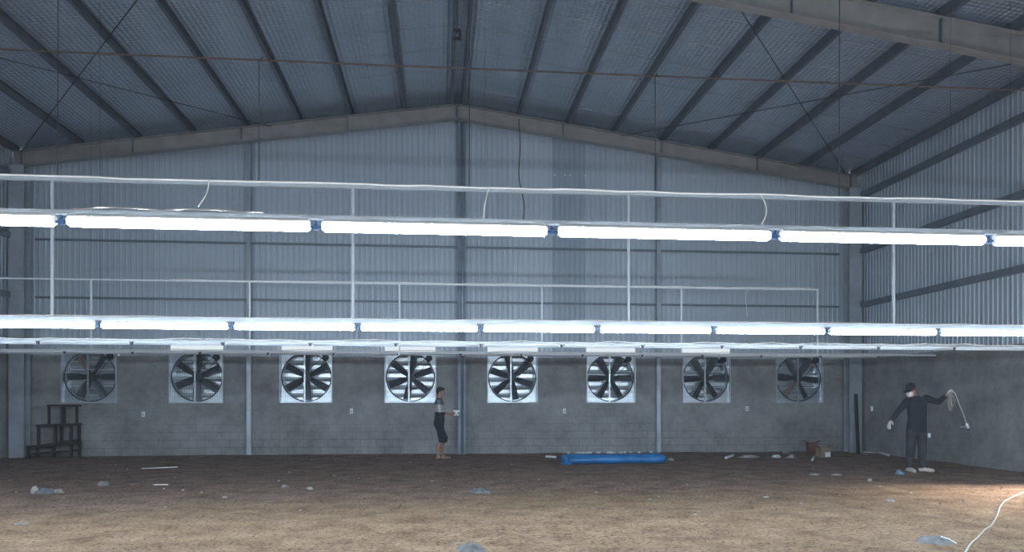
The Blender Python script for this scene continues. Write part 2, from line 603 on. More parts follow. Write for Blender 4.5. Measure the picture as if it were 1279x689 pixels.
purl = [97, 170, 238, 306, 373, 437, 503, 647, 708, 766, 827, 888, 947, 1005]
xs = [kx(p) * YR for p in purl]
for i, x in enumerate(xs + [XM - 0.17, XM + 0.13, XL + 0.10, XR - 0.17]):
    z = rafter_top(x) + 0.005
    pr = C_prof(0.07, PD - 0.012, 0.012)
    o = MB().beam((x, YF, z), (x, YB - 0.05, z), pr).build('purlin', M['purlin'])
    side = 'left' if x < XM else 'right'
    if i < 14:
        nth = (6 - i) if x < XM else (i - 7)
        lab = 'dark steel purlin on the %s roof slope, %s out from the ridge' % (side, ORD[nth])
    elif i < 16:
        lab = 'dark steel ridge purlin on the %s side of the ridge' % side
    else:
        lab = 'dark steel eaves purlin along the top of the %s wall' % side
    tag(o, lab, 'purlin', 'roof purlins', 'structure')
for z, nm in ((3.87, 'lowest'), (5.28, 'middle'), (6.74, 'topmost')):
    for X, s, side in ((XR, -1, 'right'), (XL, 1, 'left')):
        o = MB().beam((X + s * 0.005, YF, z), (X + s * 0.005, YR - 0.16, z), [(0, -0.065), (0.13 * s, -0.065), (0.13 * s, 0.065), (0.118 * s, 0.065), (0.118 * s, -0.053), (0, -0.053)]).build('girt', M['girt'])
        tag(o, '%s dark steel girt along the %s side wall' % (nm, side), 'girt', 'wall girts', 'structure')
    if z < 6:
        o = MB().beam((XL + 0.45, YB - 0.005, z), (XR - 0.45, YB - 0.005, z), [(0, -0.025), (0.035, -0.025), (0.035, 0.025), (0, 0.025)]).build('girt', M['girt'])
        tag(o, '%s slim steel girt across the fan wall' % nm, 'girt', 'wall girts', 'structure')

# diagonal roof bracing, cable across the hall
def rod(name, a, b, r, m, label, cat, group=None, sag=0.0, n=12):
    a, b = Vector(a), Vector(b)
    pts = [a.lerp(b, i / n) + Vector((0, 0, -sag * 4 * (i / n) * (1 - i / n))) for i in range(n + 1)]
    return tag(MB().tube(pts, r, 6).build(name, m), label, cat, group)
def brace_pt(x, y, dz=0.0): return (x, y, rafter_top(x) - 0.06 + dz)
for s, xa, xb in (('right', 10.6, 4.6), ('left', -9.9, -4.1)):
    rod('brace_rod', brace_pt(xa, YR - 0.12), brace_pt(xb, Y2 + 0.12), 0.009, M['rod'], 'thin brace rod in the %s roof bay, rising inward towards the camera' % s, 'brace rod', 'roof bracing rods')
    rod('brace_rod', brace_pt(xb, YR - 0.12, -0.03), brace_pt(xa, Y2 + 0.12, -0.03), 0.009, M['rod'], 'thin brace rod in the %s roof bay, falling outward towards the camera' % s, 'brace rod', 'roof bracing rods')
YA = 7.96
zc_cab = at(568, 80, YA).z
rod('tension_cable', (XL, YA + 0.05, zc_cab), (XR, YA + 0.05, zc_cab), 0.009, M['rust'], 'long brown tension cable stretched across the hall under the roof', 'cable', sag=0.02)

# clamp hanging on the ridge purlin
ck = at(571, 43, 13.6)
root = empty('ridge_clamp', (ck.x, 13.6, roof_under(XM) - 0.3))
tag(root, 'small dark clamp hanging at the ridge line near the picture top', 'clamp')
zz = roof_under(XM) - 0.3 - at(571, 43, 13.6).z
MB().tube([(0, 0, 0.3), (0, 0, -zz)], 0.009, 6).build('stem', M['rod'], root)
MB().box(-0.07, 0.05, -0.03, 0.03, -zz + 0.06, -zz + 0.09).box(-0.08, 0.07, -0.03, 0.03, -zz - 0.09, -zz - 0.05).box(0.03, 0.07, -0.03, 0.03, -zz - 0.07, -zz + 0.08).build('jaw', M['rod'], root)

hz_m = bpy.data.materials.new('dust_haze')
hz_m.use_nodes = True
nt = hz_m.node_tree
nt.nodes.remove(nt.nodes['Principled BSDF'])
vsx = N(nt, 'ShaderNodeVolumeScatter')
vsx.inputs['Color'].default_value = (0.92, 0.96, 1.0, 1)
vsx.inputs['Density'].default_value = 0.0014
vsx.inputs['Anisotropy'].default_value = 0.2
nt.links.new(vsx.outputs[0], nt.nodes['Material Output'].inputs['Volume'])
haze = MB().box(XL + 0.01, XR - 0.01, YF, YB - 0.01, -0.3, 8.9).build('haze', hz_m)
tag(haze, 'thin dust haze filling the whole hall', 'haze', None, 'stuff')

# ------------------------------------------------------------------ lighting rows
def lamp(length, r, lit, hz):
    root = empty('tube_light', (0, 0, 0))
    L = length / 2
    a = MB()
    a.add([(-L, -0.024, hz[0]), (L, -0.024, hz[0]), (L, -0.016, hz[1]), (-L, -0.016, hz[1]), (-L, 0.024, hz[0]), (L, 0.024, hz[0]), (L, 0.016, hz[1]), (-L, 0.016, hz[1])],
          [(0, 1, 2, 3), (5, 4, 7, 6), (3, 2, 6, 7), (4, 5, 1, 0), (0, 3, 7, 4), (1, 5, 6, 2)])
    a.build('housing', M['white'], root)
    MB().tube([(-L + 0.006, 0, 0), (L - 0.006, 0, 0)], r, 12).build('tube', M['tube'] if lit else M['offtube'], root, True)
    for s in (-1, 1):
        MB().tube([(s * (L - 0.006), 0, 0), (s * (L + 0.004), 0, 0), (s * (L + 0.008), 0, 0)], r * 0.8, 12).build('end_cap', M['white'], root)
    g = MB()
    if lit:
        g.box(L + 0.025, L + 0.048, -0.010, 0.010, -0.020, 0.008).tube([(L + 0.01, 0, -0.004), (L + 0.025, 0, -0.004)], 0.006, 6)
        g.tube([(L + 0.035, 0, 0.012), (L + 0.036, 0.004, hz[0] + 0.01)], 0.009, 6).tube([(L + 0.05, 0, -0.006), (L + 0.062, 0, -0.002)], 0.006, 6)
        g.build('connector', M['blue'], root)
    else:
        g.box(L + 0.012, L + 0.042, -0.016, 0.016, -r, hz[0] + 0.01).build('connector', M['dark'], root)
    return root

def lay_row(Y, z, gaps, lit, r, hz, xlim, rowname, group, place):
    gx = [kx(p) * Y for p in gaps]
    sp = (gx[-1] - gx[0]) / (len(gx) - 1)
    allx = list(gx)
    while allx[0] - sp > xlim[0]: allx.insert(0, allx[0] - sp)
    while allx[-1] + sp < xlim[1]: allx.append(allx[-1] + sp)
    xe0, xe1 = kx(0) * Y, kx(1279) * Y
    proto = lamp(sp - 0.075, r, lit, hz)
    first, vis = True, 0
    n = 0
    for a, b in zip(allx[:-1], allx[1:]):
        o = proto if first else copy_tree(proto)
        first = False
        mid = (a + b) / 2
        o.location = (mid, Y, z)
        o.scale = ((b - a - 0.075) / (sp - 0.075), 1, 1)
        st = 'lit white' if lit else 'unlit white'
        if b < xe0:
            lab = '%s tube lamp of the %s, out past the left picture edge' % (st, rowname)
        elif a > xe1:
            lab = '%s tube lamp of the %s, out past the right picture edge' % (st, rowname)
        else:
            lab = '%s tube lamp, %s from the left in the %s' % (st, ORD[vis], rowname)
            vis += 1
        tag(o, lab, 'tube light', group)
        n += 1
    return allx

def wavy(x0, x1, Y, z, amp, n, seed):
    rr = random.Random(seed)
    pts = []
    for i in range(n + 1):
        x = x0 + (x1 - x0) * i / n
        pts.append((x, Y + rr.uniform(-amp, amp) * 0.5, z + rr.uniform(-amp, amp)))
    return pts

# row nearest the camera (lit)
Y1, Z1 = 4.10, at(549, 285.5, 4.10).z
ax = lay_row(Y1, Z1, [77, 395, 690, 968, 1235], True, 0.029, (0.018, 0.033), (-8.0, 9.5), 'near bright row', 'lit lamps of the nearest row', '')
fr = empty('lamp_channel', (ax[0], Y1, Z1 + 0.034))
tag(fr, 'thin grey steel channel carrying the large bright lamp row nearest the camera', 'lamp rail')
def child(o, p):
    o.parent = p
    o.matrix_parent_inverse = Matrix.Translation(p.location).inverted()
    return o
child(MB().beam((ax[0] - 0.2, Y1, Z1 + 0.034), (ax[-1] + 0.2, Y1, Z1 + 0.034), C_prof(0.001, 0.001, 0.0003) if False else [(-0.02, 0), (0.02, 0), (0.02, 0.02), (-0.02, 0.02)]).build('channel', M['galv']), fr)
p0, p1 = at(92, 266, Y1), at(330, 271, Y1)
cpts = []
for i in range(25):
    t = i / 24
    p = p0.lerp(p1, t)
    cpts.append((p.x, Y1 - 0.012 + 0.01 * math.sin(i * 1.3), Z1 + 0.06 + 0.010 * abs(math.sin(t * 7)) * (1 if 0.1 < t < 0.9 else 0.2)))
child(MB().tube(cpts, 0.005, 6).build('loose_cable', M['wirewhite'], None, True), fr)
def hang_wire(x, Y, z, r, which):
    tag(MB().tube([(x, Y, z), (x, Y, roof_under(x) + 0.01)], r, 5).build('suspension_wire', M['rod']), 'thin wire carrying the %s from the roof' % which, 'wire', 'wires carrying the %s' % which)
for x in (ax[1], -5.0, 5.4, ax[-2]):
    hang_wire(x, Y1, Z1 + 0.05, 0.005, 'nearest lamp row')

# second row (lit) under its frame
Z2 = at(549, 409.5, YA).z
ax = lay_row(YA, Z2, [123, 289, 447, 600, 746, 891, 1033, 1172], True, 0.032, (0.02, 0.046), (-9.6, 10.4), 'second bright row', 'lit lamps of the second row', '')
ZA = at(549, 236, YA).z
fr = empty('hanging_rack', (ax[0], YA, Z2))
tag(fr, 'galvanised hanging frame over the second bright lamp row, top rail and drop rods', 'lamp rack')
child(MB().beam((ax[0], YA, ZA), (ax[-1], YA, ZA), [(-0.02, -0.016), (0.02, -0.016), (0.02, 0.02), (-0.02, 0.02)]).build('top_rail', M['galv']), fr)
child(MB().tube(wavy(ax[0], ax[-1], YA - 0.024, ZA + 0.022, 0.006, 60, 3), 0.009, 6).build('cable_bundle', M['wirewhite'], None, True), fr)
child(MB().beam((ax[0], YA, Z2 + 0.047), (ax[-1], YA, Z2 + 0.047), [(-0.02, 0), (0.02, 0), (0.02, 0.035), (-0.02, 0.035)]).build('channel', M['galv']), fr)
child(MB().tube(wavy(ax[0], ax[-1], YA - 0.01, Z2 + 0.088, 0.005, 60, 5), 0.006, 6).build('cable_bundle', M['wirewhite'], None, True), fr)
hx = [kx(p) * YA for p in (65.5, 441, 785, 1116)]
hx = [hx[0] - 2.9] + hx + [hx[-1] + 2.9]
for i, x in enumerate(hx):
    child(MB().beam((x, YA, Z2 + 0.082), (x, YA, ZA - 0.016), [(-0.014, -0.010), (0.014, -0.010), (0.014, 0.010), (-0.014, 0.010)], (0, 1, 0)).build('drop_rod', M['galv']), fr)
# white feed wires drooping off the top rail
for p, q, w3, lab in (((261, 229), (247, 258), 0.03, 'leftmost'), ((611, 238), (604, 276), 0.01, 'middle'), ((950, 242), (948, 284), -0.05, 'rightmost')):
    a, b = at(*p, YA - 0.035), at(*q, YA - 0.035)
    a.z = ZA + 0.02
    pts = [a.lerp(b, t / 8) + Vector((-w3 * math.sin(PI * t / 8) * 1.5 if w3 < 0.02 else w3 * math.sin(PI * t / 8), 0, 0)) for t in range(9)]
    child(MB().tube(pts, 0.006, 6).build('feed_wire', M['wirewhite'], None, True), fr)
# dark suspension wires
for px, ytop, lab in ((72, None, 'leftmost long dark hanging wire, left of the first drop rod'), (323, 75, 'dark hanging wire from tension cable, beside the left thin wind post'), (586, None, 'dark hanging wire from roof just right of the ridge'), (818, 93, 'dark hanging wire from tension cable, beside the right thin wind post'), (1048, None, 'rightmost long dark hanging wire, in front of the right corner')):
    x = kx(px) * (YA + 0.03)
    zt = roof_under(x) if ytop is None else zc_cab + 0.01
    pts = [(x, YA + 0.03, ZA), (x + 0.006, YA + 0.03, (ZA + zt) / 2), (x, YA + 0.03, zt - 0.06), (x + (0.0 if ytop is None else 0.03), YA + 0.045, zt)]
    tag(MB().tube(pts, 0.0052, 6).build('suspension_wire', M['rod']), lab, 'wire', 'suspension wires')
pts = []
for i in range(17):
    t = i / 16
    p = at(648 + 4 * math.sin(t * 9) * t + 4 * t, 149 + 125 * t, YR - 0.105)
    pts.append(p)
tag(MB().tube(pts, 0.012, 6).build('hanging_cable', M['rod'], None, True), 'wavy dark cable dangling from the gable rafter right of the centre post', 'cable')

# third row (unlit)
Y3 = 11.4
Z3 = at(549, 431.5, Y3).z
ax = lay_row(Y3, Z3, [48, 165, 279, 388, 495, 601, 702, 803, 902, 1000, 1097, 1192], False, 0.017, (0.014, 0.03), (-7.4, 9.8), 'third row', 'unlit lamps of the third row', '')
fr = empty('lamp_channel', (ax[0], Y3, Z3))
tag(fr, 'pale steel channel with cables carrying the unlit third lamp row', 'lamp rail')
child(MB().beam((ax[0] - 0.4, Y3, Z3 + 0.031), (ax[-1] + 0.4, Y3, Z3 + 0.031), [(-0.02, 0), (0.02, 0), (0.02, 0.025), (-0.02, 0.025)]).build('channel', M['galv']), fr)
child(MB().tube(wavy(ax[0], ax[-1], Y3 - 0.012, Z3 + 0.068, 0.014, 46, 9), 0.007, 6).build('cable_bundle', M['wirewhite'], None, True), fr)
for x in (ax[0] + 0.3, -4.8, 2.0 * 4.0, ax[-1] - 0.3):
    hang_wire(x, Y3, Z3 + 0.05, 0.003, 'third lamp row')

# fourth row (unlit) under its frame
Y4 = 15.5
Z4 = at(549, 443, Y4).z
ax = lay_row(Y4, Z4, [81, 166, 250, 335, 417, 497, 575, 652, 728, 802.5, 877, 951, 1025, 1097], False, 0.017, (0.014, 0.03), (-9.0, 8.9), 'fourth row', 'unlit lamps of the fourth row', '')
ZB = at(549, 355, Y4).z
fr = empty('hanging_rack', (ax[0], Y4, Z4))
xb1 = kx(1022) * Y4
tag(fr, 'far thin galvanised hanging frame over the unlit fourth lamp row', 'lamp rack')
child(MB().beam((ax[0], Y4, ZB), (xb1, Y4, ZB), [(-0.015, -0.013), (0.015, -0.013), (0.015, 0.013), (-0.015, 0.013)]).build('top_rail', M['galv2']), fr)
child(MB().tube(wavy(kx(212) * Y4, xb1, Y4 - 0.01, ZB + 0.022, 0.012, 40, 13), 0.009, 6).build('cable_bundle', M['wirewhite'], None, True), fr)
child(MB().beam((ax[0], Y4, Z4 + 0.031), (kx(1168) * Y4, Y4, Z4 + 0.031), [(-0.02, 0), (0.02, 0), (0.02, 0.03), (-0.02, 0.03)]).build('channel', M['galv2']), fr)
child(MB().tube(wavy(ax[0], kx(1165) * Y4, Y4 - 0.01, Z4 + 0.075, 0.014, 46, 15), 0.007, 6).build('cable_bundle', M['wirewhite'], None, True), fr)
for px in (114, 312, 499, 677, 851, 1021):
    x = kx(px) * Y4
    child(MB().beam((x, Y4, Z4 + 0.061), (x, Y4, ZB - 0.013), [(-0.015, -0.010), (0.015, -0.010), (0.015, 0.010), (-0.015, 0.010)], (0, 1, 0)).build('drop_rod', M['galv2']), fr)
for x in (kx(114) * Y4, kx(1021) * Y4, 0.9):
    hang_wire(x, Y4, ZB, 0.0025, 'fourth lamp row')
a = at(935, 359, Y4 - 0.03)
pts = [a, a + Vector((-0.06, 0, -0.1)), a + Vector((-0.05, 0, -0.35)), a + Vector((-0.03, 0, -0.6))]
child(MB().tube(pts, 0.007, 6).build('feed_wire', M['wirewhite'], None, True), fr)

# ------------------------------------------------------------------ exhaust fans
def make_fan():
    root = empty('exhaust_fan', (0, 0, 0))
    S = FAN_S / 2
    D = 0.40
    cz = S
    R = 0.605
    h = MB()                                   # box sides
    t = 0.012
    h.box(-S + 0.02, -S + 0.02 + t, 0.02, D, 0.02, FAN_S - 0.02).box(S - 0.02 - t, S - 0.02, 0.02, D, 0.02, FAN_S - 0.02)
    h.box(-S + 0.03, S - 0.03, 0.02, D, 0.02, 0.02 + t).box(-S + 0.03, S - 0.03, 0.02, D, FAN_S - 0.02 - t, FAN_S - 0.02)
    h.build('housing', M['fan_metal'], root)
    n = 64                                     # face plate with a round orifice
    p = MB()
    ring_v = []
    sq = []
    for i in range(n):
        a = 2 * PI * i / n
        ca, sa = math.cos(a), math.sin(a)
        ring_v.append((R * ca, sa * R))
        k = (S - 0.03) / max(abs(ca), abs(sa))
        sq.append((k * ca, k * sa))
    vs = []
    for y, lst in ((0.06, sq), (0.06, ring_v), (0.19, ring_v)):
        vs += [(q[0], y, cz + q[1]) for q in lst]
    fs = []
    for i in range(n):
        j = (i + 1) % n
        fs.append((i, j, n + j, n + i))
        fs.append((n + i, n + j, 2 * n + j, 2 * n + i))
    p.add(vs, fs)
    p.build('face_plate', M['fan_metal'], root, fix=False)
    rg = MB()
    pts = [(0.0 + (R + 0.004) * math.cos(2 * PI * i / 64), 0.055, cz + (R + 0.004) * math.sin(2 * PI * i / 64)) for i in range(65)]
    rg.tube(pts, 0.013, 6).build('orifice_ring', M['darkmetal'], root, True)
    fl_ = MB()
    e = 0.028
    fl_.box(-S, -S + e, -0.03, 0.07, 0, FAN_S).box(S - e, S, -0.03, 0.07, 0, FAN_S).box(-S + e, S - e, -0.03, 0.07, 0, e).box(-S + e, S - e, -0.03, 0.07, FAN_S - e, FAN_S)
    fl_.build('edge_flange', M['flange'], root)
    sh = MB()                                  # shutter of folded slats at the back
    ns = 6
    ph = (FAN_S - 0.06) / ns
    for i in range(ns):
        z0 = 0.03 + i * ph
        prof = [(D - 0.015, z0), (D - 0.030, z0 + 0.008), (D - 0.030, z0 + ph * 0.5), (D + 0.012, z0 + ph * 0.93), (D - 0.006, z0 + ph + 0.004)]
        vs = [(-S + 0.03, y, z) for y, z in prof] + [(S - 0.03, y, z) for y, z in prof]
        m_ = len(prof)
        sh.add(vs, [(q, q + 1, m_ + q + 1, m_ + q) for q in range(m_ - 1)])
    sh.build('shutter', M['slat'], root, fix=False)
    sl = MB()
    for i in range(1, ns):
        z0 = 0.03 + i * ph
        sl.box(-S + 0.03, S - 0.03, D - 0.036, D - 0.031, z0 - 0.006, z0 + 0.006)
    sl.build('slat_seam', M['darkmetal'], root)
    hub = MB()
    hub.tube([(0, 0.09, cz), (0, 0.20, cz)], 0.085, 20).tube([(0, 0.05, cz), (0, 0.30, cz)], 0.02, 10)
    hub.build('hub', M['darkmetal'], root)
    hub2 = MB().tube([(0, 0.045, cz), (0, 0.075, cz)], 0.11, 24)
    hub2.build('pulley', M['darkmetal'], root)
    for k in range(6):
        b = MB()
        a = 2 * PI * k / 6
        rows = []
        for q in range(8):
            r = 0.075 + (0.575 - 0.075) * q / 7
            wd = 0.060 + 0.036 * min(1, q / 3.0)
            tw = math.radians(40 - 16 * q / 7)
            row = []
            for s in (-1, -0.33, 0.33, 1):
                cx_ = s * wd * math.cos(tw)
                cy_ = s * wd * math.sin(tw) - 0.010 * (1 - s * s)
                row.append((r * math.cos(a) - cx_ * math.sin(a), 0.145 + cy_, r * math.sin(a) + cx_ * math.cos(a)))
            rows.append(row)
        vs = [p_ for row in rows for p_ in row]
        vs += [(p_[0], p_[1] + 0.005, p_[2]) for row in rows for p_ in row]
        m_ = 4 * 8
        fs = []
        for q in range(7):
            for s in range(3):
                i0 = q * 4 + s
                fs.append((i0, i0 + 1, i0 + 5, i0 + 4))
                fs.append((m_ + i0, m_ + i0 + 4, m_ + i0 + 5, m_ + i0 + 1))
        for q in range(7):
            fs.append((q * 4, q * 4 + 4, m_ + q * 4 + 4, m_ + q * 4))
            fs.append((q * 4 + 3, m_ + q * 4 + 3, m_ + q * 4 + 7, q * 4 + 7))
        for s in range(3):
            fs.append((28 + s, 29 + s, m_ + 29 + s, m_ + 28 + s))
            fs.append((s, m_ + s, m_ + s + 1, s + 1))
        b.add(vs, fs)
        o = b.build('blade', M['blade'], root)
        o.location = (0, 0, cz)
    MB().box(-0.055, -0.020, 0.004, 0.035, 0.028, FAN_S - 0.028).build('support_strut', M['fan_metal'], root)
    mo = MB()
    mo.tube([(S - 0.18, 0.02, FAN_S - 0.16), (S - 0.18, 0.05, FAN_S - 0.16), (S - 0.18, 0.26, FAN_S - 0.16)], 0.085, 18)
    mo.box(S - 0.28, S - 0.06, 0.09, 0.22, FAN_S - 0.08, FAN_S - 0.035)
    mo.tube([(S - 0.18, 0.012, FAN_S - 0.16), (S - 0.18, 0.045, FAN_S - 0.16)], 0.045, 14)
    mo.build('motor', M['darkmetal'], root)
    be = MB()
    mx_, mz_ = S - 0.18, FAN_S - 0.16
    dx, dz = mx_, mz_ - cz
    L = math.hypot(dx, dz)
    nxx, nzz = -dz / L, dx / L
    for s in (-1, 1):
        be.tube([(nxx * 0.108 * s, 0.058, cz + nzz * 0.108 * s), (mx_ + nxx * 0.044 * s, 0.03, mz_ + nzz * 0.044 * s)], 0.007, 6)
    be.build('drive_belt', M['dark'], root)
    gd = MB()
    for i in range(1, 22):
        x = -S + 0.03 + (FAN_S - 0.06) * i / 22
        gd.box(x - 0.0012, x + 0.0012, -0.004, -0.001, 0.03, FAN_S - 0.03)
    for i in range(1, 10):
        z = 0.03 + (FAN_S - 0.06) * i / 10
        gd.box(-S + 0.03, S - 0.03, -0.001, 0.002, z - 0.0012, z + 0.0012)
    gd.build('wire_guard', M['darkmetal'], root)
    return root
FAN_ROT = [0, 25, 30, 20, 40, 0, 2, -4]
FAN_LAB = ['dim square exhaust fan farthest left, above the wooden step stand', 'square exhaust fan second from the left, just left of a thin wind post', 'bright square exhaust fan third from the left, right of a thin wind post',
           'bright square exhaust fan behind the head of the person in shorts', 'bright square exhaust fan just right of the wide centre post', 'square exhaust fan above the blue tarpaulin roll',
           'square exhaust fan second from the right, right of a thin wind post', 'dim square exhaust fan farthest right, beside the corner column']
fan0 = make_fan()
FANS = [fan0] + [copy_tree(fan0) for _ in FAN_X[1:]]
for i, x in enumerate(FAN_X):
    o = FANS[i]
    o.location = (x, YB - 0.03, FAN_Z0)
    tag(o, FAN_LAB[i], 'exhaust fan', 'exhaust fans on the back wall')
    k = 0
    for ch in o.children:
        if ch.name.startswith('blade'):
            ch.rotation_euler = (0, -math.radians(FAN_ROT[i]), 0)
            if (i == 0 and k == 2) or (i == 7 and k == 4):
                ch.data = ch.data.copy()
                ch.data.materials.clear()
                ch.data.materials.append(M['bladewarm'])
                ch['label'] = 'reddish fan blade'
            k += 1

# ------------------------------------------------------------------ wall sockets
sock = [(179, 517, 'white socket box on the fan wall between first and second fans'), (439, 513, 'white socket box on the fan wall between third and fourth fans'),
        (705, 513, 'white socket box on the fan wall between fifth and sixth fans'), (933, 510, 'white socket box on the fan wall between seventh and eighth fans')]
def make_socket():
    root = empty('wall_socket', (0, 0, 0))
    bm = bmesh.new()
    bmesh.ops.create_cube(bm, size=1, matrix=Matrix.Diagonal((0.075, 0.04, 0.13, 1)))
    bmesh.ops.bevel(bm, geom=bm.edges[:], offset=0.006, segments=2, affect='EDGES')
    me = bpy.data.meshes.new('box')
    bm.to_mesh(me)
    me.materials.append(M['white'])
    o = bpy.data.objects.new('socket_box', me)
    C.objects.link(o)
    o.parent = root
    MB().box(-0.02, 0.02, -0.024, -0.02, -0.035, 0.01).box(-0.012, 0.012, -0.026, -0.02, 0.025, 0.045).build('outlet_face', M['dark'] if False else M['galv'], root)
    return root
s0 = make_socket()
for i, (px, py, lab) in enumerate(sock):
    o = s0 if i == 0 else copy_tree(s0)
    o.location = at(px, py, YB - 0.02)
    tag(o, lab, 'socket', 'wall sockets')
o = copy_tree(s0)
yy = XR / kx(1089.5)
p = at(1089.5, 510, yy)
o.location = (XR - 0.02, yy, p.z)
o.rotation_euler = (0, 0, PI / 2 * -1)
tag(o, 'white socket box on the right side wall near the corner', 'socket', 'wall sockets')

# ------------------------------------------------------------------ people
def skin_material(name, col):
    return mat(name, col, 0.55, 0, 0.15, 30)
M['skin'] = skin_material('skin', (0.33, 0.19, 0.14))
M['hair'] = mat('black_hair', (0.012, 0.011, 0.012), 0.6, 0, 0.3, 60)
M['navy'] = mat('dark_knit', (0.012, 0.017, 0.028), 0.9, 0, 0.3, 30, 0.3, 60)
M['shorts'] = mat('black_shorts', (0.010, 0.013, 0.022), 0.85, 0, 0.3, 20, 0.3, 40)
M['jeans'] = mat('charcoal_jeans', (0.042, 0.044, 0.054), 0.9, 0, 0.45, 9, 0.4, 60)
M['cap'] = mat('black_cap', (0.012, 0.015, 0.022), 0.8, 0, 0.2, 30)
M['mask'] = mat('white_mask', (0.72, 0.66, 0.66), 0.8)
M['glove'] = mat('pale_glove', (0.55, 0.50, 0.50), 0.85)
M['shoe'] = mat('pale_shoe', (0.52, 0.45, 0.42), 0.7, 0, 0.15, 20)
M['eye'] = mat('eye', (0.02, 0.015, 0.012), 0.2)

def ball(mb, c, r, basis=None, nu=16, nv=10):
    c = Vector(c)
    if isinstance(r, (int, float)):
        r = (r, r, r)
    vs, fs = [], []
    bs = basis or (Vector((1, 0, 0)), Vector((0, 1, 0)), Vector((0, 0, 1)))
    for j in range(1, nv):
        t = PI * j / nv
        for i in range(nu):
            p = 2 * PI * i / nu
            q = (r[0] * math.sin(t) * math.cos(p), r[1] * math.sin(t) * math.sin(p), r[2] * math.cos(t))
            vs.append(c + bs[0] * q[0] + bs[1] * q[1] + bs[2] * q[2])
    for j in range(nv - 2):
        for i in range(nu):
            fs.append((j * nu + i, (j + 1) * nu + i, (j + 1) * nu + (i + 1) % nu, j * nu + (i + 1) % nu))
    top = len(vs); vs.append(c + bs[2] * r[2])
    bot = len(vs); vs.append(c - bs[2] * r[2])
    for i in range(nu):
        fs.append((top, i, (i + 1) % nu))
        fs.append((bot, (nv - 2) * nu + (i + 1) % nu, (nv - 2) * nu + i))
    mb.add(vs, fs)
def limb(mb, pts, cap=True):
    for (p, r), (q, s) in zip(pts[:-1], pts[1:]):
        mb.tube([p, q], r, 14, s)
    for p, r in pts:
        ball(mb, p, r * 0.995)
def stack(mb, secs, n=24):
    vs, fs = [], []
    for (x, y, z, rx, ry) in secs:
        for i in range(n):
            t = 2 * PI * i / n
            vs.append((x + rx * math.cos(t), y + ry * math.sin(t), z))
    for j in range(len(secs) - 1):
        for i in range(n):
            fs.append((j * n + i, j * n + (i + 1) % n, (j + 1) * n + (i + 1) % n, (j + 1) * n + i))
    fs.append(tuple(range(n))[::-1])
    fs.append(tuple((len(secs) - 1) * n + i for i in range(n)))
    mb.add(vs, fs)
def fuse(name, mb, material, parent, voxel=0.006, it=3):
    me = bpy.data.meshes.new(name + '_raw')
    me.from_pydata(mb.v, [], mb.f)
    bm = bmesh.new()
    bm.from_mesh(me)
    bmesh.ops.recalc_face_normals(bm, faces=bm.faces)
    bm.to_mesh(me)
    bm.free()
    o = bpy.data.objects.new(name, me)
    C.objects.link(o)
    m = o.modifiers.new('fuse', 'REMESH')
    m.mode = 'VOXEL'
    m.voxel_size = voxel
    m2 = o.modifiers.new('relax', 'SMOOTH')
    m2.iterations = it
    m2.factor = 0.5
    dg = bpy.context.evaluated_depsgraph_get()
    new = bpy.data.meshes.new_from_object(o.evaluated_get(dg))
    o.modifiers.clear()
    o.data = new
    new.name = name
    bpy.data.meshes.remove(me)
    new.materials.clear()
    new.materials.append(material)
    new.polygons.foreach_set('use_smooth', [True] * len(new.polygons))
    o.parent = parent
    return o
def basis_from(fwd, up=(0, 0, 1)):
    f = Vector(fwd).normalized()
    r = f.cross(Vector(up)).normalized()
    return r, f, r.cross(f).normalized()
def head(mb, c, fwd, up=(0, 0, 1)):
    r, f, u = basis_from(fwd, up)
    c = Vector(c)
    P = lambda a, b, d: c + r * a + f * b + u * d
    B = (r, f, u)
    ball(mb, P(0, -0.008, 0.025), (0.073, 0.092, 0.088), B)           # skull
    ball(mb, P(0, 0.020, -0.030), (0.060, 0.066, 0.080), B)           # face and jaw
    ball(mb, P(0, 0.058, -0.092), (0.026, 0.024, 0.020), B)           # chin
    ball(mb, P(0, 0.094, -0.020), (0.014, 0.022, 0.018), B)           # nose
    ball(mb, P(0, 0.086, 0.002), (0.010, 0.014, 0.026), B)
    ball(mb, P(0, 0.080, -0.056), (0.024, 0.012, 0.006), B)           # lips
    ball(mb, P(0, 0.077, -0.067), (0.020, 0.012, 0.006), B)
    ball(mb, P(0, 0.072, 0.024), (0.052, 0.018, 0.011), B)            # brow
    for s in (-1, 1):
        ball(mb, P(s * 0.074, -0.006, -0.012), (0.010, 0.020, 0.032), B)   # ears
    return P, B
def hand(mb, wrist, d, n, s, curl=0.5, spread=0.1, g=0.0):
    # d finger direction, n palm normal (fingers close towards it), s thumb side
    wrist, d, n, s = Vector(wrist), Vector(d).normalized(), Vector(n).normalized(), Vector(s).normalized()
    ball(mb, wrist + d * 0.048, (0.052 + g, 0.040 + g, 0.016 + g), (d, s, n))
    ball(mb, wrist + d * 0.012, (0.03 + g, 0.028 + g, 0.019 + g), (d, s, n))
    for off, ln in ((0.029, 0.072), (0.010, 0.080), (-0.010, 0.074), (-0.028, 0.058)):
        p = wrist + d * 0.082 + s * off
        dd = (d + s * off * spread * 12).normalized()
        chain = [(p - dd * 0.02, 0.0095 + g)]
        a = 0.25 * curl
        for k, fr_ in enumerate((0.42, 0.32, 0.26)):
            a += curl * (0.55, 0.85, 0.6)[k]
            p = p + (dd * math.cos(a) + n * math.sin(a)) * ln * fr_
            chain.append((p, (0.0090, 0.0082, 0.0070)[k] + g))
        limb(mb, chain)
    p = wrist + d * 0.022 + s * 0.030
    t1 = p + (d * 0.62 + s * 0.62 + n * 0.35).normalized() * 0.040
    t2 = t1 + (d * 0.85 + s * 0.15 + n * (0.3 + 0.5 * curl)).normalized() * 0.032
    limb(mb, [(wrist + d * 0.02 + s * 0.012, 0.015 + g), (p, 0.013 + g), (t1, 0.0105 + g), (t2, 0.0085 + g)])

